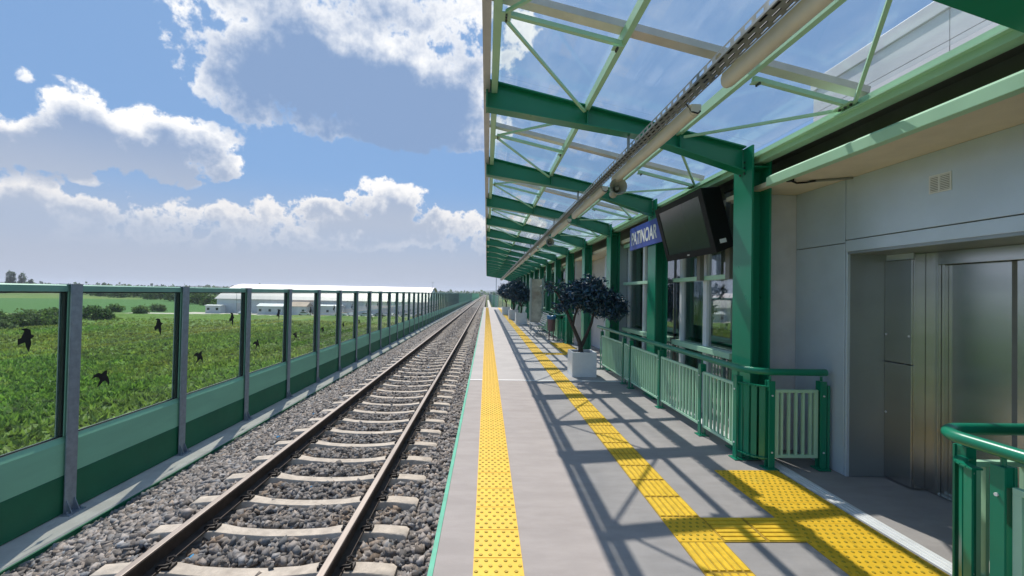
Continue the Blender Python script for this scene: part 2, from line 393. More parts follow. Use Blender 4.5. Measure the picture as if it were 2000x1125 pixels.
V, F = field_grid(-9000, 9000, -300, 9000, 60, 60, 0); struct(put('ground', raw('ground', V, F, 'field')))
V, F = field_grid(-118, -14, 12, 142, 420, 520, 1.0); struct(put('meadow_ground', raw('meadow_ground', V, F, 'field', smooth=True)))
# --- embankment that carries the line
mb = MB(); mb.extrude([(-16.5, GZ-.3), (-6.2, -1.45), (-5.4, -1.40), (-4.6, -1.60), (-.32, -1.6), (7.2, -1.6), (16, GZ-.3)], 'y', -12, 900)
struct(mb.build('embankment', 'slope', org=(0, 0, GZ)))
# --- far hills
def hill(pts, Y, depth, zb):
    m = MB()
    for (xa, za), (xb, zb_) in zip(pts[:-1], pts[1:]):
        m.quadbox([(xa, Y, zb), (xb, Y, zb), (xb, Y+depth, zb), (xa, Y+depth, zb), (xa, Y+depth*.3, za), (xb, Y+depth*.3, zb_), (xb, Y+depth*.6, zb_), (xa, Y+depth*.6, za)])
    return m
pts = [(x, GZ + 22 + 10*math.sin(x*.0021+.6) + 7*math.sin(x*.0057) + (14 if -900 < x < 700 else 0) * math.sin((x+900)/1600*math.pi)) for x in range(-6000, 3600, 120)]
struct(hill(pts, 4300, 600, GZ-2).build('hills', 'hill', org=(0, 4300, GZ)))

# --- ballast: profile across the track
TRK = -1.985                                # track centre
def bz(x):
    x = np.asarray(x); z = np.full_like(x, -0.762, dtype=float)
    z = np.where(x < -3.25, -0.762 - (-3.25 - x) * (0.573/1.62), z)
    return np.maximum(z, -1.345)
YS = np.concatenate([np.linspace(-2, 12, 15), np.linspace(16, 60, 12), np.array([90, 140, 220, 400, 900])])
XS = np.array([-4.93, -4.87, -3.25, -2.6, -1.4, -.7, -.31])
V = np.array([(x, y, bz(x) - .012) for y in YS for x in XS]); nx = len(XS)
i = (np.arange(len(YS)-1)[:, None]*nx + np.arange(nx-1)).ravel(); F = np.stack([i, i+1, i+nx+1, i+nx], 1)
struct(put('ballast_bed', raw('ballast_bed', V, F, 'ballast_bed')))
# loose stones as real geometry
def rot_mats(n):
    q = rng.normal(size=(n, 4)); q /= np.linalg.norm(q, axis=1)[:, None]; w, x, y, z = q.T
    return np.stack([1-2*(y*y+z*z), 2*(x*y-z*w), 2*(x*z+y*w), 2*(x*y+z*w), 1-2*(x*x+z*z), 2*(y*z-x*w), 2*(x*z-y*w), 2*(y*z+x*w), 1-2*(x*x+y*y)], 1).reshape(n, 3, 3)
SLP = 0.588; SL0 = 3.695 - .10 - SLP*3      # sleeper centres
def stones(name, y0, y1, n, r):
    x = rng.uniform(-4.83, -.33, n); y = rng.uniform(y0, y1, n)
    k = np.round((y - SL0) / SLP); dy = np.abs(y - SL0 - k*SLP)
    on_s = (dy < .105 + r*.3) & (np.abs(x - TRK) < 1.29); on_r = (np.abs(np.abs(x - TRK) - .7535) < .085)
    keep = ~(on_s | on_r) | (rng.random(n) < .012) & ~on_r
    x, y = x[keep], y[keep]; n = len(x)
    s = r * rng.uniform(.55, 1.45, (n, 1)) * rng.uniform(.5, 1.2, (n, 3))
    base = IV
    P = base[None] * (1 + rng.uniform(-.42, .30, (n, len(IV), 1))) * s[:, None, :]
    P = np.einsum('nij,nvj->nvi', rot_mats(n), P)
    # stones lie higher in the cribs' middle and are heaped unevenly
    zz = bz(x) + rng.uniform(-.022, .022, n) + .012*np.sin(x*9+np.sin(y*5)*2)*np.sin(y*7.3) - .02*(np.abs(np.abs(x-TRK)-.7535) < .16)
    P += np.stack([x, y, zz], 1)[:, None, :]
    g = rng.normal(.86, .25, (n, 1)).clip(.35, 1.7); g[np.abs(x-TRK) < .68] *= .82; warm = rng.normal(0, .05, (n, 1))
    c = np.concatenate([g*(1+warm), g, g*(1-warm)], 1)
    rust = (np.abs(np.abs(x-TRK)-.7535) < .30) & (rng.random(n) < .45); c[rust] *= np.array([.92, .80, .68])
    oddb = rng.random(n) < .0007; c[oddb] = np.array([.2, .9, 1.8])
    V = P.reshape(-1, 3); F = (IF[None] + (np.arange(n)*len(IV))[:, None, None]).reshape(-1, 3)
    o = put(name, raw(name, V, F, 'stone', np.repeat(c, len(IV), 0)))
    o['kind'] = 'stuff'; o['label'] = 'grey brown crushed stone ballast around the railway track'; o['category'] = 'ballast'; return o
# angular broken stone: a jittered cuboid of twelve triangles
IV = np.array([(x_, y_, z_) for z_ in (-1, 1) for y_ in (-1, 1) for x_ in (-1, 1)], float) * .72
IF = np.array([(0, 2, 1), (1, 2, 3), (4, 5, 6), (5, 7, 6), (0, 1, 4), (1, 5, 4), (2, 6, 3), (3, 6, 7), (0, 4, 2), (2, 4, 6), (1, 3, 5), (3, 7, 5)])
stones('ballast_stones', 2.2, 11.0, 40000, 0.036)
o = stones('ballast_stones', 11.0, 30.0, 44000, 0.040); o['label'] = 'grey crushed stone ballast farther along the railway track'
o = stones('ballast_stones', 30.0, 70.0, 26000, 0.055); o['label'] = 'distant crushed stone ballast where the track narrows'

# --- platform slabs (front slab darker and brushed), joint strip, lift lobby floor
PX0, PX1 = -0.285, 2.86
mb = MB().box(PX0, PX1, -3, 7.955, -.25, 0); pf = struct(mb.build('platform', 'concrete', org=(0, 0, 0), bevel=.006))
mat('concrete_far', (0.39, 0.365, 0.35), 0.85, 0, 0.07, 1.8, 0.15, 90)
mb = MB().box(PX0, 3.05, 8.015, 51, -.25, 0); mb.build('far_slab', 'concrete_far', pf, bevel=.006)
mb = MB().box(PX0, 3.05, 7.957, 8.013, -.25, .004); mb.build('joint_strip', 'threshold', pf)
mb = MB().box(PX0+.12, 2.8, -3, 51, -1.7, -.255); mb.build('platform_wall', 'kerb', pf)
mb = MB().box(PX0-.034, PX0-.003, -3, 50.98, -.07, -.012); mb.build('edge_profile', 'edge_green', pf)
mb = MB().box(2.992, 6.0, -3, 7.953, -.25, -.004); mb.build('lobby_floor', 'concrete', pf)
mb = MB().box(3.053, 6.0, 8.015, 51, -.25, -.004); mb.build('lobby_floor', 'concrete', pf)
m = MB()
m.box(2.863, 2.989, -3, 7.953, -.2, .006)
for k in range(3): m.box(2.880+k*.036, 2.893+k*.036, -3, 7.95, .006, .010)
m.build('threshold_strip', 'threshold', pf)
# --- kerb below the noise barrier, with green membrane on its inner face
FX = -5.30
mb = MB().extrude([(-5.72, -1.7), (-4.895, -1.7), (-4.895, -1.27), (-4.915, -1.25), (-5.72, -1.25)], 'y', -6, 300)
kb = struct(mb.build('kerb', 'kerb', org=(-5.3, 0, -1.25)))
mb = MB().box(-4.892, -4.868, -6, 300, -1.6, -1.262); mb.build('membrane', 'panel_dark', kb)

# ================================================================== TRACK
trk = thing('railway_track', 'straight single railway track on pale concrete sleepers beside the platform', 'railway track', (TRK, 0, -.8))
RH = -0.52
prof = [(-.075, -.172), (.075, -.172), (.075, -.160), (.012, -.140), (.009, -.050), (.034, -.038), (.036, -.012), (.028, -.002), (-.028, -.002), (-.036, -.012), (-.034, -.038), (-.009, -.050), (-.012, -.140), (-.075, -.160)]
for sx in (-1, 1):
    cx = TRK + sx*.7535
    rl = MB().extrude([(cx+a, RH+b) for a, b in prof], 'y', -4, 900).build('rail', 'rail_side', trk, org=(cx, 0, RH-.172))
    MB().extrude([(cx-.029, RH-.0018), (cx+.029, RH-.0018), (cx+.024, RH), (cx-.024, RH)], 'y', -4, 900).build('running_surface', 'rail_head', rl, org=(cx, 0, RH-.002))
# sleeper: raised seats, dipped middle
XSL = [-1.25, -1.22, -1.0, -.60, -.42, -.18, 0, .18, .42, .60, 1.0, 1.22, 1.25]
ZSL = [-.735, -.712, -.695, -.694, -.722, -.737, -.740, -.737, -.722, -.694, -.695, -.712, -.735]
m = MB()
for x, z in zip(XSL, ZSL):
    w = .078 if abs(x) > .5 else .066; m.v += [(x, -w-.03, -.90), (x, -w-.004, z-.012), (x, -w+.008, z), (x, w-.008, z), (x, w+.004, z-.012), (x, w+.03, -.90)]
for a in range(len(XSL)-1):
    for k in range(6):
        k2 = (k+1) % 6; m.f.append((a*6+k, a*6+k2, (a+1)*6+k2, (a+1)*6+k))
m.f.append((5, 4, 3, 2, 1, 0)); e = (len(XSL)-1)*6; m.f.append(tuple(e+k for k in range(6)))
me_sl = m.mesh('sleeper', 'sleeper', (0, 0, -.8), smooth=True)
# rail clip: bent spring rod over a shoulder block
def clip_mesh(side):
    m = MB(); s = side
    m.tube([(s*.05, -.055, .030), (s*.075, -.06, .048), (s*.12, -.055, .05), (s*.135, -.02, .042), (s*.12, .012, .035), (s*.085, .02, .040), (s*.07, .045, .052), (s*.10, .065, .055), (s*.13, .06, .045)], .010, 6)
    m.box(min(s*.082, s*.15), max(s*.082, s*.15), -.045, .045, -.005, .024)
    return m.mesh('rail_clip', 'clip', smooth=True)
clips = {1: clip_mesh(1), -1: clip_mesh(-1)}
pad = MB().box(-.082, .082, -.075, .075, 0, .0035).mesh('rail_pad', 'black')
NS = 210
for k in range(NS):
    y = SL0 - SLP*2 + k*SLP
    s = put('sleeper', me_sl, trk, (TRK, y, -.8), rot=(0, 0, rng.normal(0, .004)))
    if k < 42:
        for sx in (-1, 1):
            for d in (-1, 1): put('rail_clip', clips[d], s, (TRK+sx*.7535, y, -.694))
            put('rail_pad', pad, s, (TRK+sx*.7535, y, -.6965))
mb = MB()
for k in range(NS, NS+330):
    y = SL0 - SLP*2 + k*SLP; mb.box(TRK-1.25, TRK+1.25, y-.1, y+.1, -.9, -.70)
o = mb.build('far_sleepers', 'sleeper', trk); o['kind'] = 'stuff'

# ================================================================== NOISE BARRIER
nb_ = thing('noise_barrier', 'green and glass noise barrier with grey steel posts along the track', 'fence', (FX, 0, -1.25))
ZT = 1.675; ZB = -1.25; SPF = 1.95; Y0F = 5.525 - SPF*2
pm = MB()   # H post; origin at base centre of its track-side flange
pm.box(-.012, 0, -.075, .075, .012, 2.925); pm.box(-.150, -.138, -.075, .075, .012, 2.925); pm.box(-.138, -.012, -.006, .006, .012, 2.925)
pm.box(-.22, .10, -.11, .11, 0, .0118)
for yy in (-.05, .05): pm.quadbox([(.0005, yy-.005, .012), (.075, yy-.005, .012), (.075, yy+.005, .012), (.0005, yy+.005, .012), (.0005, yy-.005, .17), (.008, yy-.005, .17), (.008, yy+.005, .17), (.0005, yy+.005, .17)])
for yy in (-.085, .085): pm.tube([(.05, yy, .012), (.05, yy, .045)], .011, 6)
me_post = pm.mesh('post', 'galv')
me_cap = MB().box(-.155, .005, -.08, .08, 0, .008).mesh('post_cap', 'alu_trim')
L2 = SPF/2 - .012
me_glass = MB().box(-.008, .008, -L2+.055, L2-.055, .0, 1.845).mesh('glass_pane', 'fence_glass')
me_top = MB().extrude([(-.03, 0), (.036, 0), (.036, .075), (.022, .088), (-.03, .088)], 'y', -L2, L2).mesh('top_rail', 'rail_green')
me_frame = MB().box(-.03, .032, -.0275, .0275, 0, 1.845).mesh('side_frame', 'panel_light')
gk = MB()
for s in (-1, 1):
    a, b = sorted((s*(L2-.085), s*(L2-.0555))); gk.box(-.018, .020, a, b, .0, 1.845)
gk.box(-.018, .02, -L2+.09, L2-.09, 1.828, 1.8448); gk.box(-.016, .016, -L2+.09, L2-.09, 0, .012)
me_gasket = gk.mesh('gasket', 'gasket')
me_up = MB().extrude([(-.05, 0), (.042, 0), (.042, .415), (.012, .485), (-.05, .485)], 'y', -L2, L2)
for q in range(5): pass
me_up = me_up.mesh('upper_panel', 'panel_light')
me_capb = MB().box(-.052, .014, -L2+.06, L2-.06, 0, .007).mesh('ledge', 'panel_cap')
me_low = MB().extrude([(-.05, 0), (.042, 0), (.042, .472), (.034, .48), (-.05, .48)], 'y', -L2, L2).mesh('lower_panel', 'panel_dark')
# bird silhouettes: outlines in (along, up) metres
bird_a = [(-.16, .03), (-.11, .085), (-.05, .10), (-.005, .075), (.025, .085), (.05, .11), (.085, .105), (.06, .075), (.075, .04), (.10, .0), (.115, -.06), (.105, -.13), (.085, -.07), (.05, -.03), (.01, -.045), (-.03, -.08), (-.085, -.105), (-.05, -.06), (-.03, -.01), (-.05, .035), (-.10, .05)]
bird_b = [(-.06, .13), (.0, .135), (.045, .11), (.05, .055), (.09, .03), (.045, .0), (.05, -.06), (.02, -.15), (-.005, -.08), (-.015, -.03), (-.09, -.05), (-.04, -.005), (-.09, .02), (-.02, .03), (.005, .08), (-.02, .105)]
def bird_mesh(pts):
    me = bpy.data.meshes.new('bird_decal'); n = len(pts); b = bmesh.new()
    v0 = [b.verts.new((0, p[0], p[1])) for p in pts]; f = b.faces.new(v0)
    bmesh.ops.triangulate(b, faces=[f]); r = bmesh.ops.extrude_face_region(b, geom=list(b.faces))
    bmesh.ops.translate(b, verts=[g for g in r['geom'] if isinstance(g, bmesh.types.BMVert)], vec=(.0015, 0, 0))
    bmesh.ops.recalc_face_normals(b, faces=b.faces); b.to_mesh(me); b.free(); me.materials.append(MATS['decal']); return me
me_ba, me_bb = bird_mesh(bird_a), bird_mesh(bird_b)
NF = 78
for k in range(NF):
    yp = Y0F + k*SPF; yc = yp + SPF/2
    p = put('post', me_post, nb_, (FX, yp, ZB))
    if k < 30: put('post_cap', me_cap, p, (FX, yp, ZB+2.9252))
    X = FX - .075
    put('lower_panel', me_low, nb_, (X, yc, ZB+.012)); u = put('upper_panel', me_up, nb_, (X, yc, ZB+.496))
    put('top_rail', me_top, nb_, (X, yc, ZT-.09))
    if k < 40: put('ledge', me_capb, u, (X, yc, ZB+.9815))
    g = put('glass_pane', me_glass, nb_, (X, yc, -.262))
    for s in (-1, 1): put('side_frame', me_frame, g, (X, yc+s*(L2-.0275), -.262))
    if k < 40: put('gasket', me_gasket, g, (X, yc, -.262))
    if k < 26:
        put('bird_decal', me_ba, g, (X+.0095, yc-.52, .36), rot=(rng.normal(0, .10), 0, 0))
        put('bird_decal', me_bb, g, (X+.0095, yc+.46, 1.02), rot=(rng.normal(0, .12), 0, 0))
mb = MB()
for k in range(NF, NF+75):
    yp = Y0F + k*SPF; mb.box(FX-.15, FX, yp-.075, yp+.075, ZB, ZT); mb.box(FX-.11, FX-.04, yp+.08, yp+SPF-.08, ZB+.012, -.27); mb.box(FX-.10, FX-.04, yp+.08, yp+SPF-.08, ZT-.09, ZT)
o = mb.build('far_barrier', 'panel_light', nb_); o['kind'] = 'stuff'

# ================================================================== TACTILE PAVING
def tile_base(m, w, l, h, g=-.003): m.box(-w/2+g, w/2-g, -l/2+g, l/2-g, 0, h)
def dome_tile(rows, cols, w=.30, l=.30, r=.0135, g=-.003):
    b = MB(); tile_base(b, w, l, .006, g); d = MB()
    for i in range(rows):
        for j in range(cols):
            x = -w/2 + (j + (.28 if i % 2 else .72)) * w/cols; y = -l/2 + (i+.5)*l/rows; n = 8; o = len(d.v)
            for rad, z in ((r, .0061), (r*.78, .0105)):
                for k in range(n): a = 2*math.pi*k/n; d.v.append((x+rad*math.cos(a), y+rad*math.sin(a), z))
            for k in range(n): d.f.append((o+k, o+(k+1) % n, o+n+(k+1) % n, o+n+k))
            d.f.append(tuple(o+n+k for k in range(n)))
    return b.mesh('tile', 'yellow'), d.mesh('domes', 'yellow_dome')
def bar_tile(nb, w=.30, l=.30):
    b = MB(); tile_base(b, w, l, .004); d = MB()
    for j in range(nb):
        x = -w/2 + (j+.5)*w/nb; d.extrude([(x-.0195, .0041), (x+.0195, .0041), (x+.0165, .0105), (x-.0165, .0105)], 'y', -l/2+.010, l/2-.010)
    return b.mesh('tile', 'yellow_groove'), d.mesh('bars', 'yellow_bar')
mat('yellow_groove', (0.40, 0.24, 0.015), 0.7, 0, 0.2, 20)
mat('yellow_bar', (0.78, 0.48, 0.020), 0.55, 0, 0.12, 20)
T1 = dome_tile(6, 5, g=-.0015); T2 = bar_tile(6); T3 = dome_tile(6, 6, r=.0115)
def lay(parent, T, name2, x, y, rz=0):
    jit = rng.normal(0, .0003, 2)
    t = put('tile', T[0], parent, (x+jit[0], y+jit[1], .0012), rot=(0, 0, rz)); 
    d = local(name2, T[1], t); d['kind'] = 'stuff'
    return t
TS = .3085
s1 = thing('tactile_strip', 'yellow dotted warning strip along the platform edge', 'tactile paving', (.10, 0, 0))
for k in range(160): lay(s1, T1, 'domes', .1025, 2.147-.154+TS*(k-6)+.155, 0)
s2 = thing('tactile_strip', 'yellow ribbed guide strip running down the middle of the platform', 'tactile paving', (1.49, 0, 0))
YB = 2.933                                   # row where the branch leaves
for k in range(-9, 150):
    y = YB + k*TS
    if k in (0, 28): lay(s2, T3, 'domes', 1.49, y)
    else: lay(s2, T2, 'bars', 1.49, y)
s3 = thing('tactile_strip', 'short yellow ribbed branch leading to the lift lobby', 'tactile paving', (1.9, YB, 0))
for k in range(2): lay(s3, T2, 'bars', 1.49+TS*(k+1), YB, R(90))
s4 = thing('tactile_strip', 'wide yellow dotted plate in front of the lift', 'tactile paving', (2.53, 3, 0))
for i in range(7):
    for j in range(2): lay(s4, T3, 'domes', 2.375+j*TS, 3.775-i*TS)
YB2 = YB + 28*TS
s5 = thing('tactile_strip', 'short yellow ribbed branch beyond the white planter', 'tactile paving', (1.9, YB2, 0))
for k in range(2): lay(s5, T2, 'bars', 1.49+TS*(k+1), YB2, R(90))
s6 = thing('tactile_strip', 'far yellow dotted plate in front of the stair exit', 'tactile paving', (2.53, 12, 0))
for i in range(9):
    for j in range(2): lay(s6, T3, 'domes', 2.375+j*TS, 14.2-i*TS)

# ================================================================== CANOPY
SB = 2.45; YA = 4.37; NBM = 17
BY = [YA + SB*k for k in range(-1, NBM+1)]
cn = thing('platform_canopy', 'long glass platform canopy on dark green steel beams and columns', 'canopy', (2.85, YA, 0))
def topz(x): return 3.915 - .226*(x+.03)
def botz(x): return 3.615 - .150*(x+.03) if x < 1.57 else 3.375 - (x-1.57)*.305
BXS = [-.03, .5, 1.0, 1.57, 1.9, 2.3, 2.74]
def beam_mesh():
    m = MB(); n = len(BXS)
    def strip(f0, f1, y0, y1):
        o = len(m.v)
        for x in BXS: m.v += [(x, y0, f0(x)), (x, y1, f0(x)), (x, y1, f1(x)), (x, y0, f1(x))]
        for i in range(n-1):
            for k in range(4): k2 = (k+1) % 4; m.f.append((o+i*4+k, o+i*4+k2, o+(i+1)*4+k2, o+(i+1)*4+k))
        m.f.append((o, o+1, o+2, o+3)); e = o+(n-1)*4; m.f.append((e+3, e+2, e+1, e))
    strip(botz, lambda x: botz(x)+.014, -.07, .07)
    strip(lambda x: botz(x)+.0142, lambda x: topz(x)-.0142, -.005, .005)
    strip(lambda x: topz(x)-.014, topz, -.07, .07)
    m.box(-.046, -.0305, -.075, .075, botz(-.03)-.004, topz(-.03)+.002)
    for x in (1.03, 2.03): m.box(x-.004, x+.004, -.066, .066, botz(x)+.016, topz(x)-.016)
    return m.mesh('beam', 'dark_green')
me_beam = beam_mesh()
def col_mesh():
    m = MB()
    m.box(2.745, 2.765, -.16, .16,   .02, 3.27); m.box(2.935, 2.955, -.16, .16, .02, 3.22); m.box(2.765, 2.935, -.008, .008, .02, 3.22)
    m.box(2.70, 3.0, -.20, .20, 0.012, .0199)
    m.box(2.7655, 2.9345, -.15, .15, 3.04, 3.055)
    return m.mesh('column', 'dark_green', (2.85, 0, 0))
me_col = col_mesh()
me_cbolt = MB()
for yy in (-.04, .04):
    for zz in (3.00, 3.06, 3.12): me_cbolt.tube([(2.742, yy, zz), (2.732, yy, zz)], .012, 6)
me_cbolt = me_cbolt.mesh('bolts', 'bolt', (2.85, 0, 0))
PUR = [.046, 1.03, 2.03]
def purlin_mesh(L):
    out = []
    for x in PUR:
        z1 = topz(x) + .03; m = MB()
        a, dp = (.036, .138) if x < .1 else (.028, .085)
        m.box(x-a, x+a, -L/2+.012, L/2-.012, z1-.008, z1); m.box(x-a, x-a+.008, -L/2+.012, L/2-.012, z1-dp, z1-.0082)
        m.box(x-a+.0082, x+a-.010, -L/2+.012, L/2-.012, z1-dp, z1-dp+.008)
        out.append(m.mesh('purlin', 'mint', (x, 0, z1)))
    return out
me_pur = purlin_mesh(SB)
me_p4 = MB().box(2.83, 2.842, -SB/2+.01, SB/2-.01, 3.095, 3.215)
me_p4.box(2.8425, 2.93, -SB/2+.01, SB/2-.01, 3.095, 3.107); me_p4.box(2.8425, 2.93, -SB/2+.01, SB/2-.01, 3.203, 3.215)
me_p4.box(2.79, 2.8298, -SB/2+.01, SB/2-.01, 3.145, 3.156)
me_p4 = me_p4.mesh('purlin', 'mint', (2.88, 0, 3.095))
me_bar = MB().bar((-.05, 0, topz(-.05)+.062), (2.95, 0, topz(2.95)+.062), .095, .055).mesh('glazing_bar', 'alu')
def pane_mesh(L):
    m = MB(); h = .094; m.quadbox([(-.055, -L/2, topz(-.055)+h), (2.98, -L/2, topz(2.98)+h), (2.98, L/2, topz(2.98)+h), (-.055, L/2, topz(-.055)+h),
               (-.055, -L/2, topz(-.055)+h+.012), (2.98, -L/2, topz(2.98)+h+.012), (2.98, L/2, topz(2.98)+h+.012), (-.055, L/2, topz(-.055)+h+.012)]); return m.mesh('glass_pane', 'roof_glass')
me_pane = pane_mesh(SB/2-.012)
me_trim = MB().box(-.075, -.068, -SB/2+.004, SB/2-.004, 3.809, 4.02).box(-.075, -.005, -SB/2+.004, SB/2-.004, 3.80, 3.808).mesh('edge_trim', 'alu_trim', (-.06, 0, 3.8))
zp = lambda x: topz(x) - .055
me_strut1 = MB().bar((.10, 0, zp(.10)-.01), (1.01, 0, zp(1.01)-.01), .035, .035).mesh('strut', 'mint')
me_strut2 = MB().bar((2.05, 0, zp(2.05)-.01), (2.83, 0, 3.20), .035, .035).mesh('strut', 'mint')
def brace(a, b): return MB().bar(a, b, .024, .024).mesh('brace', 'mint')
me_br = [brace((.11, s*.05, zp(.11)-.03), (.99, s*(SB/2-.08), zp(1.0)-.03)) for s in (-1, 1)] + [brace((2.82, s*.05, 3.185), (2.06, s*(SB/2-.08), zp(2.05)-.03)) for s in (-1, 1)]
def gusset(x, z, dirx, w=.11):
    m = MB(); m.box(min(x, x+dirx*.085), max(x, x+dirx*.085), -w/2, w/2, z-.004, z+.004); g = m
    b = MB()
    for yy in (-w*.3, 0, w*.3): b.tube([(x+dirx*.05, yy, z-.0042), (x+dirx*.05, yy, z-.020)], .009, 6)
    return g.mesh('gusset', 'mint'), b.mesh('bolts', 'bolt')
G1 = gusset(.06, zp(.07)-.045, 1); G2 = gusset(1.02, zp(1.02)-.042, -1, .06); G3 = gusset(2.04, zp(2.04)-.042, 1, .06); G4 = gusset(2.842, 3.19, -1, .17)
me_hang = MB()
me_hang.box(1.478, 1.502, -.012, .012, 3.215, botz(1.49)-.001)
me_hang = me_hang.mesh('hanger', 'tray')
for k, y in enumerate(BY):
    b = put('beam', me_beam, cn, (0, y, 0))
    put('hanger', me_hang, b, (0, y, 0))
    yc = y if k else 1.865
    c = put('column', me_col, cn, (2.85, yc, 0)); 
    if k < 8: put('bolts', me_cbolt, c, (2.85, yc, 0))
    if k == len(BY)-1: break
    ym = y + SB/2
    for x, me in zip(PUR, me_pur): put('purlin', me, cn, (x, ym, topz(x)+.03))
    put('purlin', me_p4, cn, (2.88, ym, 3.095)); put('edge_trim', me_trim, cn, (-.06, ym, 3.8))
    put('glazing_bar', me_bar, cn, (0, ym, 0))
    for s in (-1, 1): put('glass_pane', me_pane, cn, (0, ym+s*SB/4, 0))
    put('strut', me_strut1, cn, (0, ym, 0)); put('strut', me_strut2, cn, (0, ym, 0))
    for me in me_br: put('brace', me, cn, (0, ym, 0))
    if k < 9:
        for g, bl in (G1, G2, G3, G4):
            o = put('gusset', g, cn, (0, ym, 0)); put('bolts', bl, o, (0, ym, 0))
# --- cable tray under the canopy
ty0, ty1 = 1.0, 45.6
tr = thing('cable_tray', 'perforated grey cable tray hung under the canopy beams', 'cable tray', (1.55, 4, 3.17))
m = MB(); tx0, tx1, tz = 1.435, 1.545, 3.165
p = .10
ncell = int((16 - ty0) / p)
rows = np.linspace(tx0, tx1, 4)
def slot_plate(m, u0, u1, y0, y1, f):
    """one tray cell: frame of four quads round a slot; f maps (u,y)->3d"""
    a, b = u0 + (u1-u0)*.28, u1 - (u1-u0)*.28; c, d = y0 + (y1-y0)*.2, y1 - (y1-y0)*.2
    P = [f(*q) for q in ((u0, y0), (u1, y0), (u1, y1), (u0, y1), (a, c), (b, c), (b, d), (a, d))]; o = len(m.v); m.v += P
    m.f += [(o, o+1, o+5, o+4), (o+1, o+2, o+6, o+5), (o+2, o+3, o+7, o+6), (o+3, o, o+4, o+7)]
for i in range(ncell):
    for j in range(3):
        sh = p*.5 if j % 2 else 0
        slot_plate(m, rows[j], rows[j+1], ty0+i*p+sh, ty0+(i+1)*p+sh, lambda u, y: (u, y, tz))
    slot_plate(m, tz, tz+.055, ty0+i*p, ty0+(i+1)*p, lambda u, y: (tx0, y, u)); slot_plate(m, tz, tz+.055, ty0+i*p, ty0+(i+1)*p, lambda u, y: (tx1, y, u))
m.box(tx0, tx1, ty0+ncell*p+.05, ty1, tz, tz+.05)
m.build('tray', 'tray', tr, org=(1.55, 4, 3.17))
m = MB()
for j, (cx_, r_) in enumerate(((1.465, .014), (1.49, .012), (1.518, .015))):
    m.tube([(cx_ + .006*math.sin(y*1.3+j*2), y, tz+.017+.003*math.sin(y*2+j)) for y in np.arange(ty0, ty1, .5)], r_, 6)
m.build('cable', 'black', tr, smooth=True)
# --- luminaires: long half-round bodies beside the tray
pr = []
for k in range(9):
    a = math.pi * (1 + k/8); pr.append((.045*math.cos(a), .046*math.sin(a)))
pr += [(.045, .045), (-.045, .045)]
lb = MB().extrude(pr, 'y', -1.0, 1.0); me_lb = lb.mesh('body', 'lamp_body', smooth=True)
ec = MB().extrude([(x*.86, z*.86) for x, z in pr], 'y', -1.025, -1.0005); ec.extrude([(x*.86, z*.86) for x, z in pr], 'y', 1.0005, 1.025); me_ec = ec.mesh('end_cap', 'lamp_body', smooth=True)
me_lh = MB().box(-.012, .012, -.6, -.57, .046, .062).box(-.012, .012, .57, .6, .046, .062).mesh('bracket', 'tray')
whip = MB().tube([(-.05, -.97, .06), (-.03, -1.02, -.02), (.0, -1.05, -.045), (.03, -1.03, -.02), (.02, -.98, .02)], .006, 5).mesh('cable_loop', 'black', smooth=True)
for k in range(-1, 17):
    y = 4.15 + SB*k
    t = thing('ceiling_lamp', f'long beige tube lamp under the canopy, {ordinal(k+1)} from the camera', 'lamp', (1.592, y, 3.118), 'tube lamps along the cable tray')
    local('body', me_lb, t); local('end_cap', me_ec, t); local('bracket', me_lh, t)
    if k < 6: local('cable_loop', whip, t)
# --- horn loudspeakers
def horn(y, lab):
    t = thing('loudspeaker', lab, 'loudspeaker', (1.60, y, 2.99), 'horn loudspeakers under the lamps')
    prof = [(.105, -.16), (.108, -.148), (.095, -.13), (.07, -.09), (.048, -.04), (.036, .02), (.034, .04)]
    m = MB(); n = 20
    for r_, yy in prof + [(.028, .035), (.030, .0), (.045, -.06), (.066, -.105), (.098, -.155)]:
        for k in range(n): a = 2*math.pi*k/n; m.v.append((r_*math.cos(a), yy, r_*math.sin(a)))
    q = len(prof) + 5
    for i in range(q):
        for k in range(n): j = (i+1) % q; k2 = (k+1) % n; m.f.append((i*n+k, i*n+k2, j*n+k2, j*n+k))
    local('horn', m.mesh('horn', 'speaker', smooth=True), t)
    local('driver', MB().tube([(0, .03, 0), (0, .05, 0), (0, .13, 0), (0, .145, 0)], [.04, .052, .052, .035], 16).mesh('driver', 'speaker', smooth=True), t)
    local('throat', MB().tube([(0, -.10, 0), (0, -.085, 0), (0, -.03, 0)], [.010, .026, .026], 12).mesh('throat', 'speaker', smooth=True), t)
    b = MB().box(-.02, .02, .0, .012, .04, .098); b.bar((-.04, .006, .04), (.04, .006, .04), .012, .008)
    local('bracket', b.mesh('bracket', 'speaker'), t)
    t.rotation_euler = (R(-6), 0, R(-4))
horn(5.15, 'grey horn loudspeaker hanging nearest the camera below the tube lamps')
horn(10.6, 'pale horn loudspeaker hanging farther down the row of tube lamps')

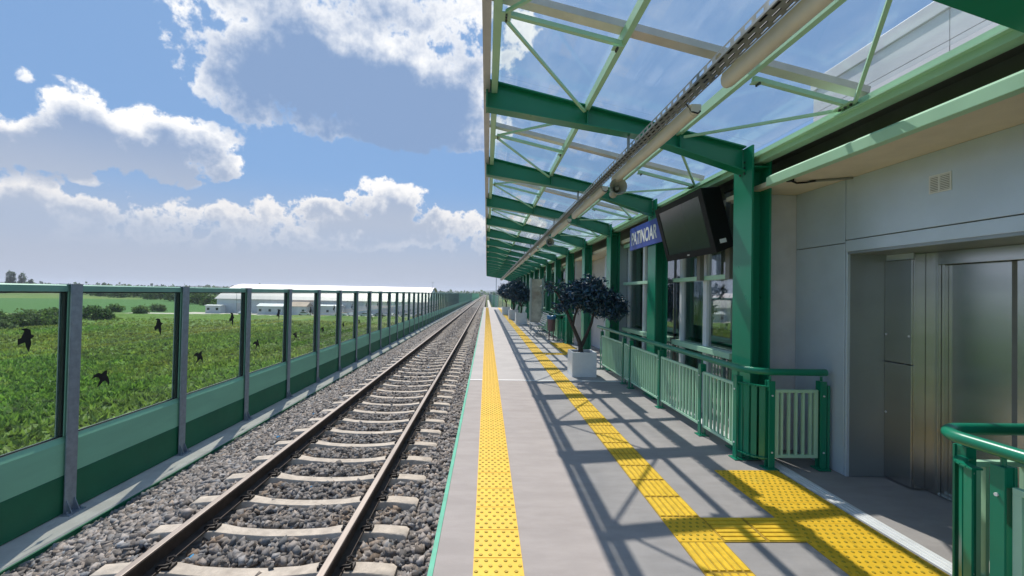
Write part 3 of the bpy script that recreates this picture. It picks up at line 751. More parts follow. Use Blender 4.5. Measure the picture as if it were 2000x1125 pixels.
# ================================================================== LIFT BUILDING
lf = thing('lift_building', 'grey panelled lift building with recessed stainless lift door', 'lift', (3.6, 2.5, 0))
WX = 3.42
def panel(x, y0, y1, z0, z1, mt='composite', name='wall_panel', th=.03, bevel=.003):
    return MB().box(x, x+th, y0, y1, z0, z1).build(name, mt, lf, bevel=bevel)
g_ = .004
panel(WX, 3.84+g_, 4.468, .0, 2.21-g_); panel(WX, 3.84+g_, 4.468, 2.21+g_, 2.819)
panel(WX, 1.2, 3.84-g_, 2.235+g_, 2.819); panel(WX-.002, 1.2, 3.84-g_, 2.125, 2.235-g_, name='lintel')
panel(WX, 3.815, 3.84-g_, 0, 2.1245, name='door_jamb_edge'); panel(WX, -2, 1.2-g_, 0, 2.819)
MB().box(WX+.0305, WX+.12, 3.82, 4.468, 0, 2.818).build('backing', 'fascia', lf)
MB().box(WX+.0305, WX+.12, -2, 3.8195, 2.13, 2.818).build('backing', 'fascia', lf)
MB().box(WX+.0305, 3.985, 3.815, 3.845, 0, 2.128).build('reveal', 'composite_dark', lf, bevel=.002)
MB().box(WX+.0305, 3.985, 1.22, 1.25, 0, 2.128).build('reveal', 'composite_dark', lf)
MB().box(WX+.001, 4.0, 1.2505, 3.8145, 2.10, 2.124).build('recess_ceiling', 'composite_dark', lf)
# control column, stepping back to the door
MB().box(3.785, 3.80, 3.565, 3.814, 1.10, 2.04).build('control_panel', 'stainless', lf, bevel=.002)
MB().box(3.785, 3.80, 3.565, 3.814, .01, 1.092).build('control_panel', 'stainless', lf, bevel=.002)
MB().box(3.80, 3.99, 3.552, 3.563, .01, 2.098).build('door_return', 'stainless', lf)
MB().box(3.801, 3.99, 3.5635, 3.814, 2.045, 2.098).build('filler', 'composite', lf)
MB().box(3.90, 3.93, 3.45, 3.551, .0, 2.098).build('door_frame', 'stainless', lf, bevel=.003)
MB().box(3.895, 3.93, 2.20, 3.449, 1.985, 2.098).build('door_header', 'stainless', lf, bevel=.003)
MB().box(3.931, 3.99, 3.425, 3.4495, 0, 1.984).build('door_frame', 'stainless', lf)
d1 = MB().box(3.965, 3.99, 2.995, 3.424, .012, 1.983).build('door_leaf', 'stainless', lf, bevel=.002)
MB().box(3.955, 3.99, 2.955, 2.990, .012, 1.983).build('door_edge', 'fascia', lf)
MB().box(3.945, 3.97, 2.25, 2.951, .012, 1.983).build('door_leaf', 'stainless', lf, bevel=.002)
MB().box(4.0, 4.02, -2, 3.82, 0, 2.82).build('shaft_wall', 'fascia', lf)
MB().box(3.90, 4.0, 2.2, 3.449, .001, .0105).build('door_sill', 'stainless', lf)
sm = MB()
for yy, zz in ((3.795, 1.35), (3.795, .62), (3.585, 1.35)): sm.tube([(3.7848, yy, zz), (3.781, yy, zz)], .009, 10)
sm.build('lock', 'threshold', lf, smooth=True)
# pier that carries the soffit
MB().box(2.985, WX+.12, 4.47, 4.90, 0, 2.819).build('pier', 'plaster', lf, bevel=.004)
MB().box(2.865, WX+.12, -2, 4.88, 2.82, 2.87).build('soffit', 'soffit', lf)
MB().extrude([(2.79, 2.795), (2.864, 2.795), (2.864, 2.905), (2.825, 2.905), (2.79, 2.88)], 'y', -2, 4.06).build('edge_beam', 'mint', lf, bevel=.004)
MB().box(3.30, 3.34, -2, 4.88, 2.871, 3.224).build('fascia', 'fascia', lf)
MB().box(2.94, WX-.021, -2, 4.88, 3.225, 3.255).build('gutter', 'fascia', lf)
# upper wall rising above the glass roof
for z0, z1 in ((2.872, 3.28), (3.286, 3.62), (3.626, 3.86)):
    for y0, y1 in ((-2, .55), (.556, 2.95), (2.956, 4.24)): MB().box(WX, WX+.03, y0, y1, z0, z1).build('cladding_panel', 'tower', lf)
MB().box(WX-.02, WX+.4, -2, 4.26, 3.862, 3.98).build('parapet', 'tower', lf, bevel=.004)
MB().box(WX+.031, WX+2.4, -2, 4.235, 2.872, 3.861).build('core', 'fascia', lf)
MB().box(WX+.30, WX+1.5, 1.2, 2.4, 3.981, 5.2).build('lift_overrun', 'tower', lf)
# vent grille
vy0, vy1, vz0, vz1 = 2.935, 3.09, 2.495, 2.635
vg = MB().box(WX-.006, WX-.0005, vy0, vy1, vz0, vz1).build('vent_grille', 'white', lf, bevel=.001)
MB().box(WX-.0068, WX-.0062, vy0+.012, vy1-.012, vz0+.012, vz1-.012).build('vent_opening', 'fascia', vg)
m = MB()
for k in range(9): z = vz0+.018+k*(vz1-vz0-.036)/8; m.box(WX-.012, WX-.007, vy0+.012, vy1-.012, z-.0035, z+.0035)
m.box(WX-.013, WX-.007, (vy0+vy1)/2-.006, (vy0+vy1)/2+.006, vz0+.008, vz1-.008)
m.build('slat', 'white', vg)
# door closer like arm on the soffit
ca = thing('cable_bracket', 'short dark cable and conduit fixed under the beige soffit', 'cable', (3.2, 4.0, 2.8))
MB().tube([(2.87, 3.86, 2.806), (2.93, 3.88, 2.80), (3.0, 3.92, 2.796), (3.08, 3.90, 2.800), (3.14, 3.86, 2.806)], .010, 6).build('cable', 'black', ca, smooth=True)
MB().tube([(3.10, 3.89, 2.807), (3.40, 3.74, 2.807)], .011, 6).build('conduit', 'fascia', ca, smooth=True)
MB().box(2.866, 2.90, 3.82, 3.88, 2.79, 2.8195).build('junction_box', 'black', ca)

# ================================================================== STATION WALL WITH WINDOWS
sw = thing('station_wall', 'long glazed station wall with mint rails and white mullions behind the columns', 'wall', (3.1, 8, 0))
GX = 3.12
def window_bay(y0, y1, detail=True, mull=None):
    mull = mull or [y0 + (y1-y0)*.52]
    MB().box(3.02, 3.16, y0+.17, y1-.17, .90, .975).build('sill', 'mint', sw, bevel=.004)
    MB().box(3.03, 3.10, y0+.17, y1-.17, 1.905, 1.965).build('rail', 'mint', sw, bevel=.003)
    MB().box(3.03, 3.10, y0+.17, y1-.17, 2.72, 2.80).build('rail', 'mint', sw, bevel=.003)
    ed = [y0-.02] + [q for q in mull] + [y1-.02]
    for q in mull: MB().box(3.105, 3.17, q-.05, q+.05, .02, 2.82).build('mullion', 'upvc', sw, bevel=.004)
    MB().box(3.111, 3.165, y1-.34, y1-.25, .02, 2.82).build('mullion', 'upvc', sw) if detail else None
    for a, b in zip(ed[:-1], ed[1:]):
        for z0, z1 in ((.03, .899), (.976, 1.904), (1.966, 2.82)):
            MB().box(GX+.02, GX+.028, a+.055, b-.055, z0, z1).build('glass_pane', 'window_glass', sw)
    if detail:
        n = 15
        for k in range(n):
            y = y0 + .2 + (y1-y0-.4)*k/(n-1)
            MB().box(3.34, 3.37, y-.025, y+.025, .03, .86).build('baluster', 'rusty' if k % 3 else 'upvc', sw)
        MB().tube([(3.36, y0+.1, .99), (3.36, y1-.1, .99)], .025, 8).build('inner_handrail', 'black', sw, smooth=True)
ys = [YA + SB*k for k in range(NBM+1)]
LOB = {2, 3}                                # open bays at the stair exit
for k in range(NBM):
    if k in LOB: continue
    window_bay(ys[k] + (.5 if k == 0 else 0), ys[k+1], k < 7, [5.79] if k == 0 else None)
MB().box(3.42, 3.52, ys[2]+.1, ys[3]+.2, 0, 2.82).build('grey_wall', 'composite', sw)
MB().box(3.0, 3.43, ys[2]-.02, ys[2]+.09, 0, 2.82).build('pier', 'composite', sw)
MB().box(3.0, 3.43, ys[4]-.35, ys[4]-.10, 0, 2.82).build('pier', 'plaster', sw)
MB().box(3.55, 3.65, ys[3]+.3, ys[4]-.3, 0, 2.82).build('grey_wall', 'plaster', sw)
MB().box(2.985, 6.2, 4.885, ys[-1]+.2, 2.825, 2.90).build('ceiling', 'soffit', sw)
MB().box(3.30, 3.34, 4.885, ys[-1]+.2, 2.901, 3.224).build('fascia', 'fascia', sw)
MB().box(2.94, 3.42, 4.885, ys[-1]+.2, 3.225, 3.255).build('gutter', 'fascia', sw)
MB().box(5.4, 5.5, 4.9, ys[-1]+.2, 0, .95).build('inner_wall', 'interior', sw)
for k in range(NBM):
    y = ys[k] + (.55 if k == 0 else 0)
    MB().box(5.41, 5.49, y, y+.12, .951, 2.82).build('mullion', 'upvc', sw)
    MB().box(5.44, 5.45, y+.121, ys[k+1]-.001, .951, 2.82).build('glass_pane', 'window_glass', sw)
MB().box(3.60, 3.64, 7.15, 8.6, 0, 2.82).build('inner_panel', 'interior_dark', sw)
for k in range(2, NBM, 2): MB().box(3.75, 4.6, ys[k]+1.55, ys[k]+1.75, 0, 2.82).build('partition', 'interior_dark', sw)
MB().box(3.0, 6.0, ys[-1]+.02, ys[-1]+.18, 0, 2.82).build('end_wall', 'plaster', sw)

# ================================================================== RAILINGS
def arc(cx, cy, r, a0, a1, n): return [(cx + r*math.cos(R(a0+(a1-a0)*k/n)), cy + r*math.sin(R(a0+(a1-a0)*k/n))) for k in range(n+1)]
def rail_post(t, x, y, along, handz=.925, ztop=.86):
    """two flat bars with a spacer and a handrail stem; along: 'y' or 'x'"""
    m = MB(); w, g, d = .055, .0, .012
    for s in (-1, 1):
        if along == 'y': m.box(x+s*.028-.006, x+s*.028+.006, y-.03, y+.03, .012, ztop)
        else: m.box(x-.03, x+.03, y+s*.028-.006, y+s*.028+.006, .012, ztop)
    m.box(x-.0219, x+.0219, y-.0219, y+.0219, ztop-.10, ztop-.001)
    m.box(x-.06, x+.06, y-.06, y+.06, .001, .0118)
    p = m.build('post', 'dark_green', t, bevel=.002)
    MB().tube([(x, y, ztop), (x, y, handz-.02)], .011, 8).build('stem', 'dark_green', p, smooth=True)
    b = MB()
    for zz in (ztop-.14, .17):
        if along == 'y': b.tube([(x-.0345, y, zz), (x-.042, y, zz)], .009, 6)
        else: b.tube([(x, y-.0345, zz), (x, y-.042, zz)], .009, 6)
    b.build('bolt', 'threshold', p)
def infill(t, a, b, nsl, mt='mint', z0=.11, z1=.775, detail=True):
    """framed panel with upright slats between ground points a and b"""
    a = Vector((*a, 0)); b = Vector((*b, 0)); d = (b-a).normalized(); L = (b-a).length; nrm = Vector((-d.y, d.x, 0)); rz = math.atan2(d.y, d.x)
    m = MB(); m.box(0, L, -.016, .016, z0, z0+.03); m.box(0, L, -.016, .016, z1-.03, z1); m.box(0, .035, -.0155, .0155, z0+.0302, z1-.0302); m.box(L-.035, L, -.0155, .0155, z0+.0302, z1-.0302)
    f = put('panel_frame', m.mesh('panel_frame', mt, (0, 0, z0)), t, (a.x, a.y, z0), rot=(0, 0, rz), bevel=.002 if detail else 0)
    w = .020; me = MB().box(-w/2, w/2, -.012, .012, z0+.0302, z1-.0302).mesh('slat', mt, (0, 0, z0))
    for k in range(nsl):
        s = L*(k+1)/(nsl+1); local('slat', me, f, (s, 0, 0))
def curve_corner(t, pts, z0=.10, z1=.80):
    """rounded corner: curved top and bottom bands and upright flats"""
    for z in (z1, z0):
        m = MB(); P = [Vector((*p, z)) for p in pts]
        for p, q in zip(P[:-1], P[1:]): m.bar(p, q, .055, .010)
        m.build('curved_band', 'dark_green', t)
    for i in range(0, len(pts)-1, 2):
        p = Vector((*pts[i], 0)); q = Vector((*pts[i+1], 0)); c = (p+q)/2; d = (q-p).normalized(); n = Vector((-d.y, d.x, 0))
        MB().bar(c+Vector((0, 0, z0-.02)), c+Vector((0, 0, z1-.006)), .05, .010, up=n).build('slat', 'dark_green', t)
RX = 2.635
# first railing: from the lift lobby to the stair exit
ra = thing('railing', 'mint and green railing in front of the windows, ending in a rounded corner', 'railing', (RX, 6, 0), 'railings along the station wall')
hz_ = .945
hr = [(3.36, 3.985, hz_)] + [(x, y, hz_) for x, y in arc(2.84, 4.215, .23, -90, -180, 10)] + [(2.61, 9.55, hz_)]
MB().tube(hr, .034, 16).build('handrail', 'dark_green', ra, smooth=True)
py = [4.235, 4.95, 6.15, 7.42, 7.80, 9.30]
for y in py: rail_post(ra, RX, y, 'y')
for (a, b), n in zip(zip(py[:-1], py[1:]), (7, 12, 12, 3, 13)): infill(ra, (RX, a+.045), (RX, b-.045), n)
curve_corner(ra, arc(2.845, 4.20, .21, 180, 255, 8))
rail_post(ra, 2.80, 3.985, 'x'); rail_post(ra, 3.315, 3.985, 'x')
infill(ra, (2.845, 3.985), (3.275, 3.985), 5)
MB().box(3.36, 3.385, 3.96, 4.0, .01, .82).build('end_bar', 'dark_green', ra)
# second railing: near the camera at the right edge
rb_ = thing('railing', 'nearest green railing with rounded handrail corner beside the lift door', 'railing', (2.6, 1.5, 0), 'railings along the station wall')
hr = [(3.36, 2.27, hz_)] + [(x, y, hz_) for x, y in arc(2.70, 2.09, .18, 90, 180, 10)] + [(2.52, -1.5, hz_)]
MB().tube(hr, .033, 18).build('handrail', 'dark_green', rb_, smooth=True)
rail_post(rb_, 2.70, 2.25, 'x'); rail_post(rb_, 3.32, 2.25, 'x'); infill(rb_, (2.745, 2.25), (3.275, 2.25), 6)
curve_corner(rb_, arc(2.72, 2.07, .165, 95, 180, 8))
for y in (1.97, 1.2, .0): rail_post(rb_, 2.565, y, 'y')
infill(rb_, (2.565, 1.245), (2.565, 1.925), 7); infill(rb_, (2.565, .045), (2.565, 1.155), 11)
# farther railings
def far_railing(y0, y1, lab, group='railings along the station wall'):
    t = thing('railing', lab, 'railing', (RX, (y0+y1)/2, 0), group)
    MB().tube([(3.3, y0-.25, hz_)] + [(x, y, hz_) for x, y in arc(2.84, y0-.02, .23, -90, -180, 6)] + [(2.61, y1, hz_)], .030, 10).build('handrail', 'dark_green', t, smooth=True)
    n = max(2, round((y1-y0)/1.25)); yy = [y0 + (y1-y0)*k/n for k in range(n+1)]
    for y in yy: rail_post(t, RX, y, 'y')
    for a, b in zip(yy[:-1], yy[1:]): infill(t, (RX, a+.045), (RX, b-.045), 10, detail=False)
    curve_corner(t, arc(2.845, y0-.035, .21, 180, 255, 8)); rail_post(t, 2.80, y0-.25, 'x'); infill(t, (2.845, y0-.25), (3.275, y0-.25), 5, detail=False)
far_railing(15.0, 20.2, 'green railing behind the waste bin and bench')
far_railing(27.5, 32.5, 'distant green railing beside the far potted trees')

# ================================================================== SCREEN AND STATION SIGN
tv = thing('display_screen', 'large black switched-off display screen tilted down above the platform', 'screen', (2.86, 5.55, 1.97))
def tv_pt(x, y, z):                        # local: x depth from the front, y along, z up from the centre; tilted
    a = R(-15); X = x*math.cos(a) + z*math.sin(a); Z = -x*math.sin(a) + z*math.cos(a)
    return (2.63+X, 5.51+y, 2.585+Z)
def tv_box(x0, x1, y0, y1, z0, z1, taper=0):
    return MB().quadbox([tv_pt(*q) for q in ((x0, y0, z0), (x1, y0+taper, z0+taper), (x1, y1-taper, z0+taper), (x0, y1, z0), (x0, y0, z1), (x1, y0+taper, z1-taper), (x1, y1-taper, z1-taper), (x0, y1, z1))])
hw, hh = .675, .40
tv_box(.012, .25, -hw, hw, -hh, hh, .03).build('housing', 'black', tv, bevel=.008)
bz_ = MB()
for q in ((-hw, hw, hh-.075, hh), (-hw, hw, -hh, -hh+.085)):
    bz_.quadbox([tv_pt(*p) for p in ((0, q[0], q[2]), (.0118, q[0], q[2]), (.0118, q[1], q[2]), (0, q[1], q[2]), (0, q[0], q[3]), (.0118, q[0], q[3]), (.0118, q[1], q[3]), (0, q[1], q[3]))])
for q in ((-hw, -hw+.10), (hw-.10, hw)):
    bz_.quadbox([tv_pt(*p) for p in ((0, q[0], -hh+.0852), (.0118, q[0], -hh+.0852), (.0118, q[1], -hh+.0852), (0, q[1], -hh+.0852), (0, q[0], hh-.0752), (.0118, q[0], hh-.0752), (.0118, q[1], hh-.0752), (0, q[1], hh-.0752))])
bz_.build('bezel', 'black', tv)
tv_box(.006, .0116, -hw+.1002, hw-.1002, -hh+.0855, hh-.0755).build('screen', 'screen', tv)
tv_box(-.0015, -.0002, -.03, .03, -hh+.03, -hh+.045).build('badge', 'threshold', tv)
tv_box(.07, .15, -hw-.002, -hw+.001, -hh+.10, -hh+.15).build('label_plate', 'upvc', tv)
for y in (5.02, 5.72): MB().box(2.97, 3.03, y-.045, y+.045, 1.90, 2.98).build('mounting_post', 'fascia', tv, bevel=.003)
MB().tube([(2.90, 4.98, 2.95), (2.98, 4.90, 2.99), (2.96, 4.80, 3.05), (2.90, 4.62, 3.08)], .012, 6).build('cable', 'black', tv, smooth=True)
sg = thing('station_sign', 'blue station name sign with white letters on a green column', 'sign', (2.58, 6.6, 2.47))
MB().box(2.695, 2.72, 5.90, 7.74, 2.52, 2.93).build('board', 'sign_blue', sg, bevel=.003)
MB().box(2.7205, 2.744, 6.76, 6.88, 2.55, 2.78).build('bracket', 'galv', sg)
cu = bpy.data.curves.new('lettering', 'FONT'); cu.body = 'PATINOAR'; cu.size = .315; cu.extrude = .0015; cu.offset = .007; cu.align_x = 'LEFT'; cu.space_character = .98
to = bpy.data.objects.new('tmp_text', cu); COL.objects.link(to); bpy.context.view_layer.update()
me_t = bpy.data.meshes.new_from_object(to.evaluated_get(bpy.context.evaluated_depsgraph_get())); bpy.data.objects.remove(to)
me_t.name = 'lettering'; me_t.materials.clear(); me_t.materials.append(MATS['white'])
xs_ = np.array([v.co.x for v in me_t.vertices]); wtx = xs_.max() - xs_.min()
lt = put('lettering', me_t, sg, (2.6925, 7.65, 2.61)); lt.rotation_euler = (R(90), 0, R(-90)); lt.scale = (1.15/wtx, 1.02, 1)

# ================================================================== PLANTERS, TREES, BENCHES, BINS, BOARDS
def planter(x, y, s, h, lab):
    t = thing('planter', lab, 'planter', (x, y, 0), 'white square planters')
    m = MB(); w = .03; a = s/2
    m.box(-a, a, -a, -a+w, .0, h); m.box(-a, a, a-w, a, .0, h); m.box(-a, -a+w, -a+w, a-w, .0, h); m.box(a-w, a, -a+w, a-w, .0, h)
    o = local('box', m.mesh('box', 'planter'), t); b = o.modifiers.new('bevel', 'BEVEL'); b.width = .004; b.segments = 2
    local('soil', MB().box(-a+w+.001, a-w-.001, -a+w+.001, a-w-.001, .02, h-.05).mesh('soil', 'soil'), t)
def leaf_quads(C, size, n_per, spread, drop=0.0, lw=.3):
    """elongated bent leaves round points C"""
    n = len(C)*n_per; P = np.repeat(C, n_per, 0) + rng.normal(0, spread, (n, 3))
    d = rng.normal(0, 1, (n, 3)); d[:, 2] -= drop; d /= np.linalg.norm(d, axis=1)[:, None]
    u = rng.normal(0, 1, (n, 3)); w = np.cross(d, u); w /= np.linalg.norm(w, axis=1)[:, None]
    L = size*rng.uniform(.6, 1.4, (n, 1)); nz = np.cross(d, w)
    a = P; b = P + d*L*.5 + w*L*lw/2; c = P + d*L - nz*L*.18; e = P + d*L*.5 - w*L*lw/2
    V = np.stack([a, b, c, e], 1).reshape(-1, 3); F = np.arange(4*n).reshape(-1, 4); return V, F, n
def potted_tree(x, y, base, spec, blobs, nl, lab, size=.10):
    t = thing('potted_tree', lab, 'tree', (x, y, base), 'potted trees on the platform')
    m = MB()
    for pts, ra_, rb2 in spec: m.tube([(x+p[0], y+p[1], base+p[2]) for p in pts], ra_, 8, True, rb2)
    m.build('trunk', 'bark', t, org=(x, y, base), smooth=True)
    C = []
    for bx, by, bz2, rx, ry, rz, k in blobs:
        q = rng.normal(size=(k, 3)); q /= np.linalg.norm(q, axis=1)[:, None]; q *= rng.uniform(.25, 1, (k, 1))**.45
        C.append(np.array([bx, by, bz2]) + q*np.array([rx, ry, rz]))
    C = np.concatenate(C); V, F, n = leaf_quads(C, size, nl, .045, .35, .34)
    tw = MB(); ends = [Vector(s[0][-1]) for s in spec]
    for c in C[::9]:
        c = Vector(c); e = min(ends, key=lambda q: (q-c).length); tw.tube([(x+e.x, y+e.y, base+e.z), (x+(e.x+c.x)/2, y+(e.y+c.y)/2, base+(e.z+c.z)/2+.05), (x+c.x, y+c.y, base+c.z)], .007, 4, False, .003)
    tw.build('twigs', 'bark', t, org=(x, y, base))
    g = rng.uniform(.45, 1.5, (n, 1)); tone = np.concatenate([g*rng.uniform(.6, 1.3, (n, 1)), g, g*rng.uniform(.75, 1.35, (n, 1))], 1)
    o = put('crown', raw('crown', V, F, 'leaf_blue', np.repeat(tone, 4, 0)), t, (x, y, base))
PL = (2.02, 8.62)
planter(PL[0], PL[1], .50, .50, 'large white square planter holding the nearest tree')
potted_tree(PL[0], PL[1], .40, [([(-.02, 0, 0), (-.03, 0, .18), (-.06, 0, .30), (-.20, .02, .62), (-.34, .04, .95), (-.52, .05, 1.28), (-.78, .02, 1.50)], .058, .014), ([(-.02, 0, .18), (.09, .02, .42), (.20, .03, .68), (.27, .05, .98), (.42, .06, 1.22)], .044, .015),
            ([(-.20, .02, .62), (-.16, .0, .85), (-.05, -.02, 1.10), (.02, -.02, 1.30)], .030, .012)],
            [(.05, 0, 1.28, .45, .40, .27, 190), (.42, .05, 1.13, .42, .36, .26, 180), (-.22, .05, 1.22, .22, .25, .22, 60), (.18, 0, 1.46, .25, .25, .16, 60), (.66, .05, 1.02, .26, .26, .24, 70), (-.60, .03, 1.44, .20, .10, .09, 10), (-.42, .05, .98, .12, .12, .10, 8)], 13,
            'dark blue-leaved potted tree with forked trunk nearest the camera')
for (x, y, lab, lab2) in ((1.95, 23.2, 'second white planter, beside the metal bench', 'dark-leaved potted tree in the second planter from the camera'),
                          (1.80, 27.4, 'third white planter, behind the row of benches', 'dark potted tree in the third planter along the platform'),
                          (1.60, 33.5, 'farthest white planter near the end of the platform', 'farthest potted tree near the end of the canopy')):
    planter(x, y, .62, .62, lab)
    potted_tree(x, y, .5, [([(0, 0, 0), (.02, 0, .35), (-.03, 0, .7), (.0, .02, 1.0), (.06, .0, 1.4)], .05, .018), ([(-.03, 0, .5), (-.18, .02, .85), (-.30, 0, 1.2)], .035, .012), ([(.02, 0, .45), (.2, .02, .85), (.28, 0, 1.2)], .03, .012)],
                [(-.1, 0, 1.35, .62, .5, .40, 170), (.15, 0, 1.05, .5, .45, .34, 110), (-.2, 0, 1.75, .36, .34, .24, 60)], 9, lab2, .13)
def bench(x, y, lab):
    t = thing('bench', lab, 'bench', (x, y, 0), 'metal benches on the platform')
    m = MB()
    for k in range(7): m.box(-.22+k*.065, -.175+k*.065, -.85, .85, .43, .452)
    local('seat', m.mesh('seat', 'seat'), t)
    m = MB()
    for k in range(6): m.bar((.255+k*.024, -.85, .52+k*.072), (.255+k*.024, .85, .52+k*.072), .012, .05)
    local('backrest', m.mesh('backrest', 'seat'), t)
    for s in (-.65, .65):
        m = MB(); m.bar((-.22, s, .01), (.10, s, .42), .035, .02); m.bar((.25, s, .01), (-.05, s, .42), .035, .02); m.bar((-.2, s, .42), (.27, s, .42), .03, .02); m.bar((.25, s, .42), (.40, s, .93), .03, .02)
        local('leg', m.mesh('leg', 'galv'), t)
bench(2.10, 17.1, 'metal bench next to the waste bin')
bench(2.0, 25.3, 'metal bench between the second and third planters')
bench(1.9, 30.2, 'farthest metal bench along the platform')
bn = thing('waste_bin', 'dark round waste bin with a blue bag on two legs', 'waste bin', (2.42, 15.25, 0))
m = MB(); n = 18
for r_, z in ((.0, .32), (.12, .32), (.14, .36), (.15, .86), (.16, .87), (.14, .87), (.13, .40), (0, .40)):
    for k in range(n): a = 2*math.pi*k/n; m.v.append((r_*math.cos(a), r_*math.sin(a), z))
for i in range(7):
    for k in range(n): m.f.append((i*n+k, i*n+(k+1) % n, (i+1)*n+(k+1) % n, (i+1)*n+k))
local('drum', m.mesh('drum', 'bin', smooth=True), bn)
m = MB(); 
for r_, z in ((.160, .76), (.168, .80), (.170, .885), (.13, .90), (.125, .80)):
    for k in range(n): a = 2*math.pi*k/n; q = r_ + .006*math.sin(k*2.7+z*30); m.v.append((q*math.cos(a), q*math.sin(a), z + .012*math.sin(k*1.9)))
for i in range(4):
    for k in range(n): m.f.append((i*n+k, i*n+(k+1) % n, (i+1)*n+(k+1) % n, (i+1)*n+k))
local('bag', m.mesh('bag', 'bag', smooth=True), bn)
for s in (-.08, .08): local('leg', MB().box(s-.018, s+.018, -.02, .02, .012, .34).box(s-.05, s+.05, -.05, .05, 0, .011).mesh('leg', 'bin'), bn)
ib = thing('information_board', 'tall beige information board standing before the far railing', 'board', (2.35, 19.6, 0))
MB().box(2.06, 2.14, 19.55, 19.63, 0, 2.45).build('frame', 'seat', ib); MB().box(2.62, 2.70, 19.55, 19.63, 0, 2.45).build('frame', 'seat', ib)
MB().box(2.14, 2.62, 19.57, 19.61, .30, 2.40).build('board', 'poster', ib)

# ================================================================== END OF THE PLATFORM
eg = thing('end_fence', 'green mesh fence closing the far end of the platform', 'fence', (2, 51, 0))
for x in np.arange(.9, 6.6, 1.1): MB().box(x-.03, x+.03, 51.05, 51.11, -.2, 2.0).build('post', 'mesh_green', eg)
m = MB()
for z in np.arange(.1, 1.95, .16): m.box(.9, 6.4, 51.12, 51.135, z, z+.02)
for x in np.arange(.95, 6.4, .09): m.box(x, x+.014, 51.136, 51.148, .1, 1.9)
m.build('wire_panel', 'mesh_green', eg)
pw = thing('parapet_wall', 'pale concrete parapet continuing beside the track beyond the platform', 'wall', (.5, 60, -1))
MB().box(.25, .60, 51.3, 110, -1.55, -.05).build('wall', 'kerb', pw)
f2 = thing('noise_barrier', 'distant green noise barrier on the right of the track', 'fence', (1.2, 150, -1))
for k in range(60):
    y = 52 + k*3.2
    MB().box(1.40, 1.50, y-.06, y+.06, -1.5, 1.45).build('post', 'galv', f2)
    MB().box(1.43, 1.48, y+.062, y+3.138, -1.5, 1.40).build('panel', 'panel_light', f2)
lp = thing('lamp_post', 'slim grey lamp post at the far end of the platform', 'lamp post', (1.15, 50.2, 0))
MB().tube([(1.15, 50.2, 0), (1.15, 50.2, 4.2)], .05, 8, True, .035).build('pole', 'galv', lp, smooth=True); MB().box(1.05, 1.45, 50.1, 50.3, 4.2, 4.28).build('lamp_head', 'galv', lp)

# ================================================================== FIELD, HALL, CARS, BUSHES
road = MB().box(-118, 40, 138.5, 144, GZ-.1, GZ+.06).build('road', 'gravel_road'); struct(road)
yard = MB().box(-105, 60, 144.01, 152, GZ-.1, GZ+.05).build('yard', 'gravel_road'); struct(yard)
hl = thing('warehouse', 'long white industrial hall with pale gabled roof across the field', 'building', (-60, 160, GZ))
hx0, hx1, hy0, hy1, he, hr_ = -97.0, -21.5, 152.0, 186.0, -2.0, 3.55
MB().box(hx0, hx1, hy0, hy0+.3, GZ, he).build('wall', 'hall_wall', hl); MB().box(hx0, hx1, hy1-.3, hy1, GZ, he).build('wall', 'hall_wall', hl)
for x in (hx0, hx1-.3):
    MB().extrude([(hy0+.31, GZ), (hy1-.31, GZ), (hy1-.31, he), ((hy0+hy1)/2, hr_-.15), (hy0+.31, he)], 'x', x, x+.3).build('gable', 'hall_wall', hl)
for s in (0, 1):
    m = MB(); ym = (hy0+hy1)/2; y0_, y1_ = (hy0-.6, ym) if s == 0 else (hy1+.6, ym); N = 9
    prof_ = [(y0_ + (y1_-y0_)*k/N, he-.08 + (hr_-he+.08)*math.sin(k/N*math.pi/2)**.9) for k in range(N+1)]
    for (ya, za), (yb, zb) in zip(prof_[:-1], prof_[1:]):
        m.quadbox([(hx0-.5, ya, za), (hx1+.5, ya, za), (hx1+.5, yb, zb), (hx0-.5, yb, zb), (hx0-.5, ya, za+.15), (hx1+.5, ya, za+.15), (hx1+.5, yb, zb+.15), (hx0-.5, yb, zb+.15)])
    m.build('roof', 'hall_roof', hl)
for k in range(19): x = hx0 + 2 + k*4.0; MB().box(x-.06, x+.06, hy0-.05, hy0-.001, GZ, he).build('wall_rib', 'cabin', hl)
for x in (-88, -62, -36): MB().box(x-2, x+2, hy0-.06, hy0-.001, GZ, GZ+3.6).build('gate', 'hall_roof', hl)
def cabin(x, y, w, d, h, rh, roofm, lab, skew=0):
    t = thing('site_cabin', lab, 'cabin', (x, y, GZ), 'small buildings by the hall')
    local('wall', MB().box(-w/2, w/2, -d/2, d/2, 0, h).mesh('wall', 'cabin'), t)
    local('roof', MB().extrude([(-d/2-.3, h+.005), (d/2+.3, h+.005), (d/2+.3, h+.12), (0, h+rh), (-d/2-.3, h+.12)], 'x', -w/2-.3, w/2+.3).mesh('roof', roofm), t)
    for q in np.linspace(-w/2+1.0, w/2-1.0, max(2, int(w/2.5))):
        f = local('window', MB().box(q-.5, q+.5, -d/2-.05, -d/2-.001, 1.0, 2.0).mesh('window', 'upvc'), t)
        local('pane', MB().box(q-.42, q+.42, -d/2-.06, -d/2-.051, 1.08, 1.92).mesh('pane', 'dark_glass'), f)
cabin(-95.5, 149, 5.0, 3, 2.6, .35, 'hall_wall', 'small white site cabin at the left end of the hall')
cabin(-74.5, 146.8, 8.5, 4, 2.8, 1.0, 'hall_wall', 'low white cabin with two windows before the hall')
cabin(-66.0, 148.0, 7.0, 5, 2.9, 1.6, 'orange_roof', 'low white house with pale orange roof before the hall')
cabin(-55.5, 148.5, 9.0, 4, 3.2, .5, 'hall_wall', 'white flat-roofed office beside the parked cars')
me_body = MB()
